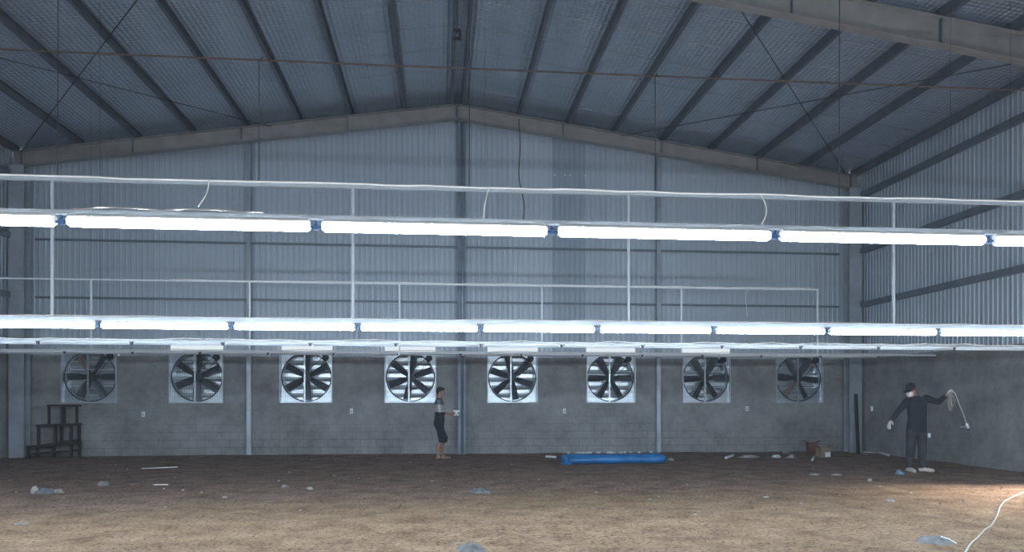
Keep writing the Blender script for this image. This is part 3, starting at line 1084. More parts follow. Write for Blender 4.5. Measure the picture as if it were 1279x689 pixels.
# the walking person in shorts, seen from the side, facing right
f1 = on_floor(549.5, 573)
p1 = empty('person', (f1.x, f1.y, ground(f1.x, f1.y) + 0.004))
tag(p1, 'person in black shorts and striped shirt walking right with white fittings in hands', 'person')
b = MB()
P, B = head(b, (0.015, 0, 1.552), (1, -0.12, -0.10))
limb(b, [((-0.015, 0, 1.36), 0.060), ((-0.005, 0, 1.46), 0.054), ((0.0, 0, 1.50), 0.052)])
stack(b, [(-0.02, 0, 0.80, 0.10, 0.15), (-0.02, 0, 0.92, 0.10, 0.145), (-0.01, 0, 1.06, 0.095, 0.135), (-0.01, 0, 1.22, 0.105, 0.155), (-0.02, 0, 1.33, 0.095, 0.165), (-0.02, 0, 1.39, 0.06, 0.09)])
hands1 = []
for sy, kn, an, el, wr in ((-1, (0.045, -0.095, 0.46), (-0.045, -0.09, 0.085), (-0.005, -0.225, 1.075), (0.235, -0.125, 1.045)),
                           (1, (0.10, 0.095, 0.47), (0.055, 0.095, 0.085), (0.0, 0.225, 1.075), (0.235, 0.115, 1.035))):
    limb(b, [((-0.02, sy * 0.085, 0.86), 0.088), ((0.015, sy * 0.09, 0.66), 0.072), (kn, 0.054), ((kn[0] * 0.4 + an[0] * 0.6 - 0.025, sy * 0.092, 0.31), 0.052), ((an[0] - 0.005, an[1], 0.17), 0.036), (an, 0.034)])
    limb(b, [((an[0] - 0.03, an[1], 0.036), 0.032), ((an[0] + 0.05, an[1], 0.042), 0.034), ((an[0] + 0.13, an[1] + sy * 0.006, 0.026), 0.026), ((an[0] + 0.17, an[1] + sy * 0.008, 0.020), 0.019)])
    limb(b, [(an, 0.034), ((an[0] + 0.03, an[1], 0.05), 0.034)])
    for t in range(5):
        limb(b, [((an[0] + 0.16, an[1] + sy * (0.024 - 0.012 * t), 0.016), 0.0095), ((an[0] + 0.195 - 0.007 * abs(4 - t if sy > 0 else t) * 0.8, an[1] + sy * (0.027 - 0.013 * t), 0.012), 0.0085)])
    limb(b, [((-0.02, sy * 0.17, 1.335), 0.056), ((-0.015, sy * 0.20, 1.22), 0.047), (el, 0.038), ((0.11, (el[1] + wr[1]) / 2 - sy * 0.005, 1.065), 0.038), (wr, 0.026)])
    dv = (Vector(wr) - Vector(el)).normalized()
    hand(b, wr, (0.95, -sy * 0.25, 0.02), (0.05, -sy * 0.85, 0.5), (0.0, -sy * 0.4, 0.9), 0.75)
body1 = fuse('body', b, M['skin'], p1, 0.0055, 2)
hb = MB()
ball(hb, P(0, -0.018, 0.040), (0.079, 0.092, 0.088), B)
ball(hb, P(0, 0.045, 0.085), (0.060, 0.045, 0.034), B)
ball(hb, P(0, -0.060, -0.005), (0.062, 0.040, 0.062), B)
fuse('hair', hb, M['hair'], p1, 0.006, 1)
for s in (-1, 1):
    e = MB()
    ball(e, P(s * 0.029, 0.079, 0.004), (0.011, 0.009, 0.007), B)
    e.build('eye', M['eye'], p1, True)
sh = MB()
stack(sh, [(-0.015, 0, 0.84, 0.122, 0.172), (-0.012, 0, 0.95, 0.118, 0.165), (-0.005, 0, 1.06, 0.112, 0.158), (-0.008, 0, 1.20, 0.119, 0.170), (-0.02, 0, 1.32, 0.108, 0.178), (-0.02, 0, 1.385, 0.078, 0.11), (-0.015, 0, 1.415, 0.066, 0.070)])
for sy in (-1, 1):
    limb(sh, [((-0.02, sy * 0.165, 1.33), 0.070), ((-0.015, sy * 0.20, 1.22), 0.062), ((-0.003, sy * 0.223, 1.078), 0.054), ((0.075, sy * 0.20, 1.068), 0.049)])
shm = bpy.data.materials.new('striped_shirt')
shm.use_nodes = True
nt = shm.node_tree
tc = N(nt, 'ShaderNodeTexCoord')
sp = N(nt, 'ShaderNodeSeparateXYZ')
nt.links.new(tc.outputs['Object'], sp.inputs[0])
rp = N(nt, 'ShaderNodeValToRGB')
rp.color_ramp.interpolation = 'CONSTANT'
el_ = rp.color_ramp.elements
el_[0].position = 0.0
el_[0].color = (0.012, 0.016, 0.026, 1)
el_[1].position = 0.545
el_[1].color = (0.42, 0.42, 0.44, 1)
x_ = el_.new(0.632); x_.color = (0.13, 0.135, 0.15, 1)
x_ = el_.new(0.695); x_.color = (0.012, 0.016, 0.026, 1)
nt.links.new(math_node(nt, 'DIVIDE', sp.outputs[2], 2.0), rp.inputs[0])
bs = nt.nodes['Principled BSDF']
bs.inputs['Roughness'].default_value = 0.9
nt.links.new(rp.outputs[0], bs.inputs['Base Color'])
fuse('shirt', sh, shm, p1, 0.008, 2)
so = MB()
stack(so, [(-0.02, 0, 0.76, 0.118, 0.175), (-0.022, 0, 0.84, 0.128, 0.180), (-0.015, 0, 0.93, 0.117, 0.168), (-0.012, 0, 0.97, 0.11, 0.16)])
for sy, kn in ((-1, (0.055, -0.095, 0.46)), (1, (0.098, 0.095, 0.47))):
    limb(so, [((-0.025, sy * 0.088, 0.82), 0.108), ((0.02, sy * 0.093, 0.64), 0.096)])
    so.tube([(0.02, sy * 0.093, 0.64), (kn[0], kn[1], 0.47), (kn[0] - 0.008, kn[1], 0.385)], 0.097, 18, 0.080)
fuse('shorts', so, M['shorts'], p1, 0.008, 2)
for sy, ax_ in ((-1, -0.045), (1, 0.055)):
    m = MB()
    ball(m, (ax_ + 0.06, sy * 0.095, 0.003), (0.145, 0.048, 0.012))
    m.tube([(ax_ + 0.05, sy * 0.095 - 0.045, 0.008), (ax_ + 0.075, sy * 0.095 - 0.028, 0.062), (ax_ + 0.08, sy * 0.095, 0.075), (ax_ + 0.075, sy * 0.095 + 0.028, 0.062), (ax_ + 0.05, sy * 0.095 + 0.045, 0.008)], 0.008, 8)
    m.build('sandal', M['dark'], p1, True)
wf = empty('fitting_bundle', (f1.x + 0.315, f1.y - 0.01, p1.location.z + 1.0))
tag(wf, 'white fittings held in both hands of the person in shorts', 'fittings')
for i, (dx, dz, rx) in enumerate(((0.005, 0.03, 12), (0.05, 0.075, -18), (0.075, 0.04, 25), (0.04, 0.115, 5), (0.095, 0.10, -30))):
    bm = bmesh.new()
    bmesh.ops.create_cube(bm, size=1, matrix=Matrix.Translation((dx, 0.01 * (i - 2), dz)) @ Matrix.Rotation(math.radians(rx), 4, 'Y') @ Matrix.Diagonal((0.10, 0.11, 0.032, 1)))
    bmesh.ops.bevel(bm, geom=bm.edges[:], offset=0.006, segments=2, affect='EDGES')
    me = bpy.data.meshes.new('fitting')
    bm.to_mesh(me)
    me.materials.append(M['white'])
    o = bpy.data.objects.new('fitting', me)
    C.objects.link(o)
    o.parent = wf

# the standing person in cap and mask, arms out, facing the camera with the head turned left
f2 = on_floor(1143.7, 589.5)
p2 = empty('person', (f2.x, f2.y, ground(f2.x, f2.y) + 0.004))
tag(p2, 'person in black cap, white mask and dark sweater holding out a tangle of wires', 'person')
b = MB()
hc = Vector((-0.135, -0.06, 1.552))
P, B = head(b, hc, (-0.80, -0.52, -0.32))
limb(b, [((0.0, 0, 1.40), 0.064), ((-0.05, -0.01, 1.46), 0.056), ((-0.105, -0.035, 1.52), 0.054)])
tors = [(0.02, 0, 0.74, 0.165, 0.105), (0.02, 0, 0.86, 0.16, 0.105), (0.03, 0, 1.02, 0.15, 0.10), (0.03, 0, 1.22, 0.175, 0.11), (0.02, 0, 1.34, 0.185, 0.10), (0.0, 0, 1.42, 0.10, 0.07)]
stack(b, tors)
RS, RE, RW = Vector((-0.165, 0.0, 1.345)), Vector((-0.375, -0.03, 1.15)), Vector((-0.545, -0.08, 0.975))
LS, LE, LW = Vector((0.205, 0.0, 1.395)), Vector((0.445, -0.02, 1.335)), Vector((0.528, -0.16, 1.475))
limb(b, [(RS, 0.058), (RS.lerp(RE, 0.5), 0.047), (RE, 0.040), (RE.lerp(RW, 0.35), 0.040), (RW, 0.027)])
limb(b, [(LS, 0.058), (LS.lerp(LE, 0.5), 0.047), (LE, 0.040), (LE.lerp(LW, 0.35), 0.040), (LW, 0.027)])
rd = (RW - RE).normalized()
hr = (RW, (rd + Vector((0, 0, -0.35))), (0.55, -0.3, -0.6), (0.2, -0.9, 0.2))
hl = (LW, (0.30, -0.35, 0.75), (0.6, -0.6, -0.4), (-0.75, -0.6, 0.1))
hand(b, *hr, curl=0.35, spread=0.35)
hand(b, *hl, curl=1.15)
hips = []
for s, hipx, kx_, ax_ in ((-1, -0.075, -0.11, -0.13), (1, 0.11, 0.125, 0.13)):
    limb(b, [((hipx, 0, 0.80), 0.092), ((hipx * 0.4 + kx_ * 0.6, -0.008, 0.58), 0.072), ((kx_, -0.012, 0.44), 0.056), ((kx_, 0.012, 0.32), 0.054), ((ax_, 0.008, 0.16), 0.038), ((ax_, 0.0, 0.075), 0.036)])
limb(b, [((-0.13, 0.03, 0.04), 0.036), ((-0.135, -0.10, 0.035), 0.036), ((-0.14, -0.16, 0.03), 0.028)])
limb(b, [((0.12, 0.02, 0.04), 0.036), ((0.215, -0.05, 0.035), 0.036), ((0.265, -0.09, 0.03), 0.028)])
fuse('body', b, M['skin'], p2, 0.0055, 2)
for hh, cu, spd in ((hr, 0.35, 0.35), (hl, 1.15, 0.1)):
    g = MB()
    hand(g, *hh, curl=cu, spread=spd, g=0.003)
    fuse('glove', g, M['glove'], p2, 0.005, 1)
hb = MB()
ball(hb, P(0, -0.025, 0.015), (0.077, 0.084, 0.075), B)
fuse('hair', hb, M['hair'], p2, 0.006, 1)
cp = MB()
ball(cp, P(0, -0.006, 0.060), (0.086, 0.104, 0.082), B)
ball(cp, P(0, 0.130, 0.030), (0.072, 0.110, 0.012), B)
ball(cp, P(0, -0.006, 0.142), (0.010, 0.010, 0.008), B)
fuse('cap', cp, M['cap'], p2, 0.006, 1)
mk = MB()
ball(mk, P(0, 0.064, -0.052), (0.066, 0.056, 0.062), B)
ball(mk, P(0, 0.096, -0.048), (0.022, 0.020, 0.034), B)
fuse('face_mask', mk, M['mask'], p2, 0.006, 1)
for s in (-1, 1):
    m = MB().tube([P(s * 0.055, 0.075, -0.045), P(s * 0.074, 0.03, -0.025), P(s * 0.080, -0.012, 0.0)], 0.003, 6)
    m.build('mask_strap', M['mask'], p2)
    e = MB()
    ball(e, P(s * 0.029, 0.079, 0.004), (0.011, 0.009, 0.007), B)
    e.build('eye', M['eye'], p2, True)
sw = MB()
stack(sw, [(0.02, 0, 0.76, 0.195, 0.128), (0.02, 0, 0.86, 0.190, 0.125), (0.03, 0, 1.02, 0.176, 0.118), (0.03, 0, 1.22, 0.192, 0.124), (0.02, 0, 1.34, 0.198, 0.112), (0.0, 0, 1.42, 0.115, 0.085), (-0.01, 0, 1.455, 0.075, 0.07)])
limb(sw, [(RS, 0.074), (RS.lerp(RE, 0.5), 0.062), (RE, 0.054), (RE.lerp(RW, 0.5), 0.048)])
sw.tube([RE.lerp(RW, 0.5), RE.lerp(RW, 0.97)], 0.048, 14, 0.036)
limb(sw, [(LS, 0.074), (LS.lerp(LE, 0.5), 0.064), (LE, 0.055), (LE.lerp(LW, 0.5), 0.048)])
sw.tube([LE.lerp(LW, 0.5), LE.lerp(LW, 0.85)], 0.048, 14, 0.040)
fuse('sweater', sw, M['navy'], p2, 0.008, 2)
je = MB()
stack(je, [(0.015, 0, 0.70, 0.17, 0.115), (0.015, 0, 0.78, 0.182, 0.122), (0.02, 0, 0.88, 0.172, 0.115)])
for s, hipx, kx_, ax_ in ((-1, -0.085, -0.11, -0.13), (1, 0.115, 0.13, 0.135)):
    limb(je, [((hipx, 0, 0.78), 0.100), ((hipx * 0.4 + kx_ * 0.6, -0.006, 0.60), 0.086)])
    je.tube([(hipx * 0.4 + kx_ * 0.6, -0.006, 0.60), (kx_, -0.008, 0.42), (kx_, 0.008, 0.28), (ax_, 0.004, 0.09)], 0.087, 18, 0.062)
fuse('jeans', je, M['jeans'], p2, 0.008, 2)
pk = MB().box(0.19, 0.245, -0.085, -0.070, 0.66, 0.74)
pk.build('pocket_patch', M['offtube'], p2)
for pts in ([((-0.128, 0.035, 0.045), 0.045), ((-0.133, -0.05, 0.050), 0.045), ((-0.137, -0.13, 0.040), 0.044), ((-0.14, -0.175, 0.034), 0.034)],
            [((0.118, 0.022, 0.045), 0.045), ((0.165, -0.012, 0.050), 0.045), ((0.235, -0.065, 0.040), 0.044), ((0.280, -0.095, 0.034), 0.034)]):
    m = MB()
    limb(m, pts)
    a, c_ = Vector(pts[0][0]), Vector(pts[-1][0])
    a.z = c_.z = 0.012
    m.tube([a, c_], 0.012, 10)
    limb(m, [(a + Vector((0, 0, 0.003)), 0.014), (c_ + Vector((0, 0, 0.003)), 0.014)])
    fuse('shoe', m, M['shoe'], p2, 0.006, 2)

# the tangle of wires in the raised hand
hw = LW + Vector((0.03, -0.04, 0.075))
wt = empty('wire_tangle', Vector(p2.location) + hw)
tag(wt, 'tangle of thin pale wires hanging from the raised hand of the capped person', 'wires')
rr = random.Random(4)
for k in range(7):
    x0, x1 = rr.uniform(-0.07, 0.0), rr.uniform(0.02, 0.10)
    dz = rr.uniform(-0.45, -0.25)
    pts = []
    for i in range(15):
        t = i / 14
        pts.append((x0 * math.sin(PI * min(1, t * 1.1)) * (1 - t) * 1.6 + x1 * math.sin(PI * t) * t * 1.6 + 0.01 * math.sin(t * 12 + k), 0.015 * math.sin(t * 9 + k * 2) + 0.006 * (k - 3), dz * math.sin(PI * t)))
    MB().tube(pts, 0.0028, 5).build('wire', M['cablegrey'], wt, True)
pts = [(0.0, 0.01, 0.0), (0.10, 0.0, -0.06), (0.155, 0.0, -0.20), (0.18, 0.0, -0.27), (0.24, 0, -0.40), (0.30, 0, -0.56), (0.335, 0, -0.65)]
MB().tube(pts, 0.005, 6).build('wire', M['wirewhite'], wt, True)
pts = [(0.335, 0, -0.65), (0.30, 0.01, -0.685), (0.24, 0.01, -0.69), (0.19, 0.0, -0.685)]
MB().tube(pts, 0.004, 6).build('wire', M['wirewhite'], wt, True)
m = MB()
m.tube([(0.325, 0, -0.62), (0.335, 0, -0.65), (0.362, 0, -0.715)], 0.024, 12)
ho = m.build('lamp_holder', M['white'], wt, True)
MB().tube([(0.362, 0, -0.715), (0.372, 0, -0.74)], 0.020, 12).build('holder_tip', M['dark'], ho)

# ------------------------------------------------------------------ things on the floor
def gz(x, y): return ground(x, y)
# blue tarpaulin roll
M['tarp'] = mat('blue_tarpaulin', (0.014, 0.17, 0.46), 0.32, 0, 0.35, 5, 0.5, 7)
a, c_ = on_floor(704, 579.5), on_floor(831, 578)
tr = empty('tarpaulin_roll', (a.x, a.y, gz(a.x, a.y)))
tag(tr, 'long blue tarpaulin roll lying on the dirt in front of the fan wall', 'tarpaulin')
L = (c_ - a).length
dirx = (c_ - a).normalized()
def tarp_tube(y0, z0, r, x0, x1, name, seed):
    rr = random.Random(seed)
    n, k = 40, 20
    vs, fs = [], []
    for i in range(n + 1):
        t = i / n
        x = x0 + (x1 - x0) * t
        e = min(1, min(t, 1 - t) * 14 + 0.62)
        for j in range(k):
            an = 2 * PI * j / k
            q = r * e * (1 + 0.10 * noise.noise(Vector((x * 2.2, math.cos(an) * 1.4 + seed, math.sin(an) * 1.4))))
            vs.append((x, y0 + q * 1.25 * math.cos(an), max(0.0, z0 + q * math.sin(an))))
    for i in range(n):
        for j in range(k):
            fs.append((i * k + j, i * k + (j + 1) % k, (i + 1) * k + (j + 1) % k, (i + 1) * k + j))
    # spiral end folds
    fs.append(tuple(range(k)))
    fs.append(tuple(n * k + j for j in range(k))[::-1])
    return MB().add(vs, fs).build(name, M['tarp'], tr, True)
tarp_tube(0.0, 0.092, 0.098, 0.10, L, 'front_roll', 1)
tarp_tube(0.20, 0.100, 0.105, 0.0, L - 0.04, 'rear_roll', 5)
m = MB()
m.add([(0.0, -0.06, 0.0), (0.16, -0.13, 0.0), (0.10, 0.0, 0.03), (-0.05, 0.12, 0.0), (0.02, 0.10, 0.10), (0.14, -0.05, 0.09)], [(0, 1, 5, 2), (0, 2, 4, 3), (2, 5, 4), (0, 3, 1), (1, 3, 4, 5)])
m.build('loose_flap', M['tarp'], tr)
tr.rotation_euler = (0, 0, math.atan2(dirx.y, dirx.x))
M['pale'] = mat('pale_plastic', (0.55, 0.57, 0.60), 0.5, 0, 0.2, 30)
def lump(name, size, m, seed, parent=None, rough=0.35, floorcut=True, sub=3):
    bm = bmesh.new()
    bmesh.ops.create_icosphere(bm, subdivisions=sub, radius=1)
    for v in bm.verts:
        p = v.co.copy()
        k = 1 + rough * noise.noise(p * 1.7 + Vector((seed, seed * 2.1, 0))) + rough * 0.5 * noise.noise(p * 4.1 + Vector((seed, 0, seed)))
        v.co = Vector((p.x * size[0] * k, p.y * size[1] * k, p.z * size[2] * k))
        if floorcut and v.co.z < -size[2] * 0.25:
            v.co.z = -size[2] * 0.25
    me = bpy.data.meshes.new(name)
    bm.to_mesh(me)
    me.materials.append(m)
    me.polygons.foreach_set('use_smooth', [True] * len(me.polygons))
    o = bpy.data.objects.new(name, me)
    C.objects.link(o)
    if parent is not None: o.parent = parent
    return o
clip_proto = None
for i, px in enumerate((712, 725.5, 731, 738.5, 749.5, 762, 766, 778, 783, 790.5, 801, 816.5)):
    t = (px - 704) / 127.0
    q = a.lerp(c_, t)
    x, y = q.x, q.y + 0.24
    if clip_proto is None:
        bm = bmesh.new()
        bmesh.ops.create_cube(bm, size=1, matrix=Matrix.Diagonal((0.065, 0.05, 0.03, 1)))
        bmesh.ops.bevel(bm, geom=bm.edges[:], offset=0.008, segments=2, affect='EDGES')
        me = bpy.data.meshes.new('plastic_clip')
        bm.to_mesh(me)
        me.materials.append(M['pale'])
        clip_proto = o = bpy.data.objects.new('plastic_clip', me)
    else:
        o = clip_proto.copy()
    if o.name not in C.objects: C.objects.link(o)
    o.location = (x, y - 0.02, tr.location.z + 0.226)
    o.rotation_euler = (0, 0, random.uniform(-0.6, 0.6))
    o.scale = (random.uniform(0.7, 1.6), 1, random.uniform(0.9, 1.3))
    tag(o, 'small pale plastic clip lying along the top of the blue tarpaulin roll', 'clip', 'clips on the tarpaulin roll')

def pipe_piece(px0, py0, px1, py1, r, lab, m='white', group=None, lift=0.0):
    a, b = on_floor(px0, py0), on_floor(px1, py1)
    a.z, b.z = gz(a.x, a.y) + r + lift, gz(b.x, b.y) + r + lift
    d = b - a
    o = MB().tube([a - a, d * 0.02, d * 0.98, d], r, 12).build('pipe_offcut', M[m], None, True)
    o.location = a
    return tag(o, lab, 'pipe', group)
pipe_piece(682, 571, 694.5, 571.8, 0.028, 'white pipe offcut lying just left of the blue tarpaulin roll')
pipe_piece(726, 567.5, 738, 566.5, 0.028, 'white pipe offcut lying behind the blue tarpaulin roll')
pipe_piece(906.5, 573.3, 915.5, 570.5, 0.030, 'tilted white pipe offcut on the dirt right of the tarpaulin roll')
pipe_piece(1098, 566.6, 1110, 569.5, 0.030, 'white pipe offcut lying along the foot of the right wall', 'white')
pipe_piece(177, 585.5, 222, 583.5, 0.010, 'long thin pale batten lying on dark soil at the left', 'wirewhite')
pipe_piece(192, 605.2, 210, 605.4, 0.008, 'thin pale stick on the soil below the long pale batten', 'wirewhite')
# plastic bags and wrappers
M['bag'] = mat('crumpled_plastic', (0.32, 0.33, 0.35), 0.3, 0, 0.4, 12)
M['bagw'] = mat('white_plastic_bag', (0.48, 0.48, 0.48), 0.4, 0, 0.25, 12)
for i, (px, py, sx, sz, mm, nm, lab) in enumerate((
        (720, 567, 0.05, 0.05, 'bagw', 'plastic_bag', 'small white crumpled wrapper behind the left half of the tarpaulin roll'),
        (764, 566.5, 0.10, 0.07, 'bagw', 'plastic_bag', 'black and white crumpled wrapper behind the middle of the tarpaulin roll'),
        (936, 571.5, 0.22, 0.05, 'bag', 'plastic_bag', 'long grey crumpled plastic sheet near the foot of the fan wall'),
        (970, 572, 0.09, 0.06, 'bagw', 'plastic_bag', 'white crumpled bag in the middle of the plastic scraps'),
        (989, 572, 0.10, 0.07, 'bag', 'plastic_bag', 'shiny crumpled bag at the right end of the plastic scraps'),
        (981, 565.5, 0.08, 0.04, 'bag', 'plastic_bag', 'flat grey wrapper behind the plastic scraps at the wall'),
        (838, 574, 0.06, 0.05, 'bagw', 'plastic_bag', 'small white scrap just right of the tarpaulin roll'),
        (1123, 592, 0.05, 0.06, 'bluebag', 'plastic_bag', 'light blue scrap on the floor beside the pale shoes'))):
    if mm == 'bluebag' and 'bluebag' not in M:
        M['bluebag'] = mat('light_blue_plastic', (0.20, 0.32, 0.42), 0.5, 0, 0.3, 12)
    p = on_floor(px, py)
    o = lump(nm, (sx, 0.08, sz), M[mm], i * 3.7 + 1, None, 0.75)
    o.location = (p.x, p.y, gz(p.x, p.y) + sz * 0.2)
    tag(o, lab, 'plastic scrap')
# cartons in the corner
M['card'] = mat('cardboard', (0.28, 0.20, 0.15), 0.9, 0, 0.2, 6)
M['redcard'] = mat('red_brown_carton', (0.15, 0.065, 0.055), 0.9, 0, 0.3, 6)
def carton(px, py, w_, d_, h_, mm, rz, lab, patch=False):
    p = on_floor(px, py)
    root = empty('carton', (p.x, p.y, gz(p.x, p.y) - 0.005), rz)
    tag(root, lab, 'box', 'cartons in the right corner')
    t = 0.008
    m = MB().box(-w_ / 2, w_ / 2, -d_ / 2, -d_ / 2 + t, 0, h_).box(-w_ / 2, w_ / 2, d_ / 2 - t, d_ / 2, 0, h_).box(-w_ / 2, -w_ / 2 + t, -d_ / 2 + t, d_ / 2 - t, 0, h_).box(w_ / 2 - t, w_ / 2, -d_ / 2 + t, d_ / 2 - t, 0, h_).box(-w_ / 2, w_ / 2, -d_ / 2, d_ / 2, 0, t)
    m.build('box_body', M[mm], root)
    for s in (-1, 1):
        f = MB()
        f.add([(s * w_ / 2, -d_ / 2, h_), (s * w_ / 2, d_ / 2, h_), (s * (w_ / 2 + 0.09), d_ / 2, h_ + 0.05), (s * (w_ / 2 + 0.09), -d_ / 2, h_ + 0.05),
               (s * w_ / 2, -d_ / 2, h_ - t), (s * w_ / 2, d_ / 2, h_ - t), (s * (w_ / 2 + 0.095), d_ / 2, h_ + 0.043), (s * (w_ / 2 + 0.095), -d_ / 2, h_ + 0.043)],
              [(0, 1, 2, 3), (4, 7, 6, 5), (0, 3, 7, 4), (1, 5, 6, 2), (2, 6, 7, 3), (0, 4, 5, 1)])
        f.build('flap', M[mm], root)
    if patch:
        MB().box(-0.02, w_ / 2 - 0.01, -d_ / 2 - 0.006, -d_ / 2, 0.02, h_ * 0.55).build('white_panel', M['white'], root)
    return root
carton(1028, 570.5, 0.26, 0.22, 0.24, 'card', 0.15, 'open cardboard box with a white panel near the right corner', True)
carton(1014, 566.5, 0.22, 0.20, 0.30, 'redcard', -0.2, 'reddish brown carton behind the open cardboard box')
pipe_piece(1014.5, 575.5, 1016.5, 571.5, 0.022, 'short white pipe offcut at the left of the cardboard box')
# leaning pole in the corner
pb = on_floor(1062.5, 564.5)
top = at(1069, 492, YB - 0.55)
o_ = Vector((pb.x, min(pb.y, YB - 0.75), 0))
o_.z = gz(o_.x, o_.y) - 0.01
pole = MB().beam((0, 0, 0), top - o_, [(-0.035, -0.03), (0.035, -0.03), (0.035, 0.03), (-0.035, 0.03)], (0, 1, 0)).build('leaning_board', M['darkmetal'])
pole.location = o_
tag(pole, 'narrow dark board leaning upright in the right corner', 'board')
pts = []
for i in range(22):
    t = i / 21 * 2 * PI * 1.6
    x, y = o_.x + 0.05 + 0.13 * math.cos(t), o_.y - 0.42 + 0.25 * math.sin(t)
    pts.append((x, y, gz(x, y) + 0.006 + 0.03 * (1 + math.sin(t * 0.5))))
tag(MB().tube(pts, 0.005, 5).build('loose_wire', M['wirewhite'], None, True), 'loose pale wire loop on the dirt by the leaning board', 'wire')
# stepped wooden stand
M['wood'] = mat('dark_wood', (0.026, 0.021, 0.022), 0.85, 0, 0.4, 14, 0.3, 20)
p = on_floor(68, 571.3)
st = empty('step_stand', (p.x, p.y, gz(p.x, p.y) - 0.005))
tag(st, 'dark wooden stepped stand against the fan wall under the farthest left fan', 'step stand')
SC_ = 1 / 52.2
def sx(px): return (px - 68) * SC_
def tread(px0, px1, z, d, tilt=0.0):
    x0, x1 = sx(px0), sx(px1)
    MB().add([(x0, -d / 2, z - 0.05), (x1, -d / 2, z - 0.05 + tilt), (x1, d / 2, z - 0.05 + tilt), (x0, d / 2, z - 0.05), (x0, -d / 2, z), (x1, -d / 2, z + tilt), (x1, d / 2, z + tilt), (x0, d / 2, z)],
             [(0, 3, 2, 1), (4, 5, 6, 7), (0, 1, 5, 4), (1, 2, 6, 5), (2, 3, 7, 6), (3, 0, 4, 7)]).build('tread', M['wood'], st)
def post(px, y, z0, z1, px1=None, t=0.024):
    MB().beam((sx(px), y, z0), (sx(px1 or px), y, z1), [(-t, -t), (t, -t), (t, t), (-t, t)], (0, 1, 0)).build('leg', M['wood'], st)
tread(64.5, 95, 1.27, 0.44)
tread(52, 95.5, 0.80, 0.46, 0.02)
tread(40.5, 95, 0.30, 0.48, 0.08)
for px, y in ((66.5, -0.19), (75, 0.19), (81.5, -0.19), (90, 0.19)):
    post(px, y, 0.79, 1.23)
for px, y, zb in ((54.5, -0.2, 0.29), (71.5, 0.2, 0.32), (74, -0.2, 0.32), (92.5, -0.2, 0.36), (92.5, 0.2, 0.36)):
    post(px, y, zb, 0.77, None, 0.03)
for px, y, zt in ((42.5, -0.21, 0.27), (42.5, 0.21, 0.27), (62, 0.21, 0.29), (93, -0.21, 0.34), (93, 0.21, 0.34)):
    post(px, y, -0.03, zt, None, 0.03)
for y in (-0.215, 0.215):
    MB().beam((sx(42), y, 0.10), (sx(93), y, 0.17), [(-0.018, -0.022), (0.018, -0.022), (0.018, 0.022), (-0.018, 0.022)]).build('stretcher', M['wood'], st)
    MB().beam((sx(55), y, 0.30), (sx(94), y, 0.42), [(-0.018, -0.022), (0.018, -0.022), (0.018, 0.022), (-0.018, 0.022)]).build('stretcher', M['wood'], st)
# heaps of cement
M['cement'] = mat('grey_cement', (0.16, 0.16, 0.162), 0.95, 0, 0.45, 7, 0.7, 18)
for i, (px, py, wx, wy, h, lab) in enumerate(((601, 614, 0.21, 0.25, 0.05, 'grey cement heap in mid floor, below the person in shorts'), (588, 686, 0.135, 0.16, 0.06, 'grey cement heap nearest the camera, at the bottom picture edge'), (1166, 675, 0.18, 0.15, 0.05, 'flat grey cement heap beside the white floor cable'))):
    p = on_floor(px, py)
    vs, fs = [(0, 0, 0.85 * h)], []
    na, nr = 56, 18
    for q in range(1, nr + 1):
        for t in range(na):
            an = 2 * PI * t / na
            e = 1 + 0.30 * noise.noise(Vector((math.cos(an) * 1.6, math.sin(an) * 1.6, i * 7.3)))
            rad = q / nr
            x, y = wx * e * rad * math.cos(an), wy * e * rad * math.sin(an)
            z = 0.85 * h * (1 - rad ** 3.2) * (1 + 0.5 * noise.noise(Vector((x * 22, y * 22, i * 3.0))) + 0.5 * noise.noise(Vector((x * 55, y * 55, i)))) - 0.012 * rad ** 3
            vs.append((x, y, z))
    for t in range(na):
        fs.append((0, 1 + t, 1 + (t + 1) % na))
    for q in range(nr - 1):
        for t in range(na):
            fs.append((1 + q * na + t, 1 + (q + 1) * na + t, 1 + (q + 1) * na + (t + 1) % na, 1 + q * na + (t + 1) % na))
    o = MB().add(vs, fs).build('cement_heap', M['cement'], None, True, False)
    o.location = (p.x, p.y, gz(p.x, p.y) + 0.004)
    tag(o, lab, 'cement heap', 'cement heaps')
    if i == 2:
        MB().tube([(0.06, -0.02, 0.050), (0.11, -0.07, 0.034), (0.15, -0.12, 0.0)], 0.006, 6).build('pale_strip', M['white'], o)
# rag bundle and stones
p = on_floor(56, 617)
rg = empty('rag_bundle', (p.x, p.y, gz(p.x, p.y)))
tag(rg, 'grey blue rag bundle with pale ends on the soil at left', 'rag')
M['ragblue'] = mat('grey_blue_cloth', (0.15, 0.17, 0.185), 0.9, 0, 0.4, 9)
M['ragpale'] = mat('pale_cloth', (0.28, 0.25, 0.23), 0.9, 0, 0.3, 9)
o = lump('cloth', (0.13, 0.09, 0.062), M['ragblue'], 3, rg, 0.5); o.location = (0.02, 0, 0.02)
o = lump('pale_fold', (0.055, 0.06, 0.085), M['ragpale'], 8, rg, 0.5); o.location = (-0.13, -0.01, 0.025)
o = lump('pale_fold', (0.065, 0.05, 0.05), M['ragpale'], 13, rg, 0.4); o.location = (0.18, 0.02, 0.02)
M['stone'] = mat('grey_stone', (0.22, 0.20, 0.19), 0.95, 0, 0.3, 9, 0.5, 12)
M['clay'] = mat('brown_clod', (0.13, 0.085, 0.07), 0.95, 0, 0.3, 9, 0.5, 12)
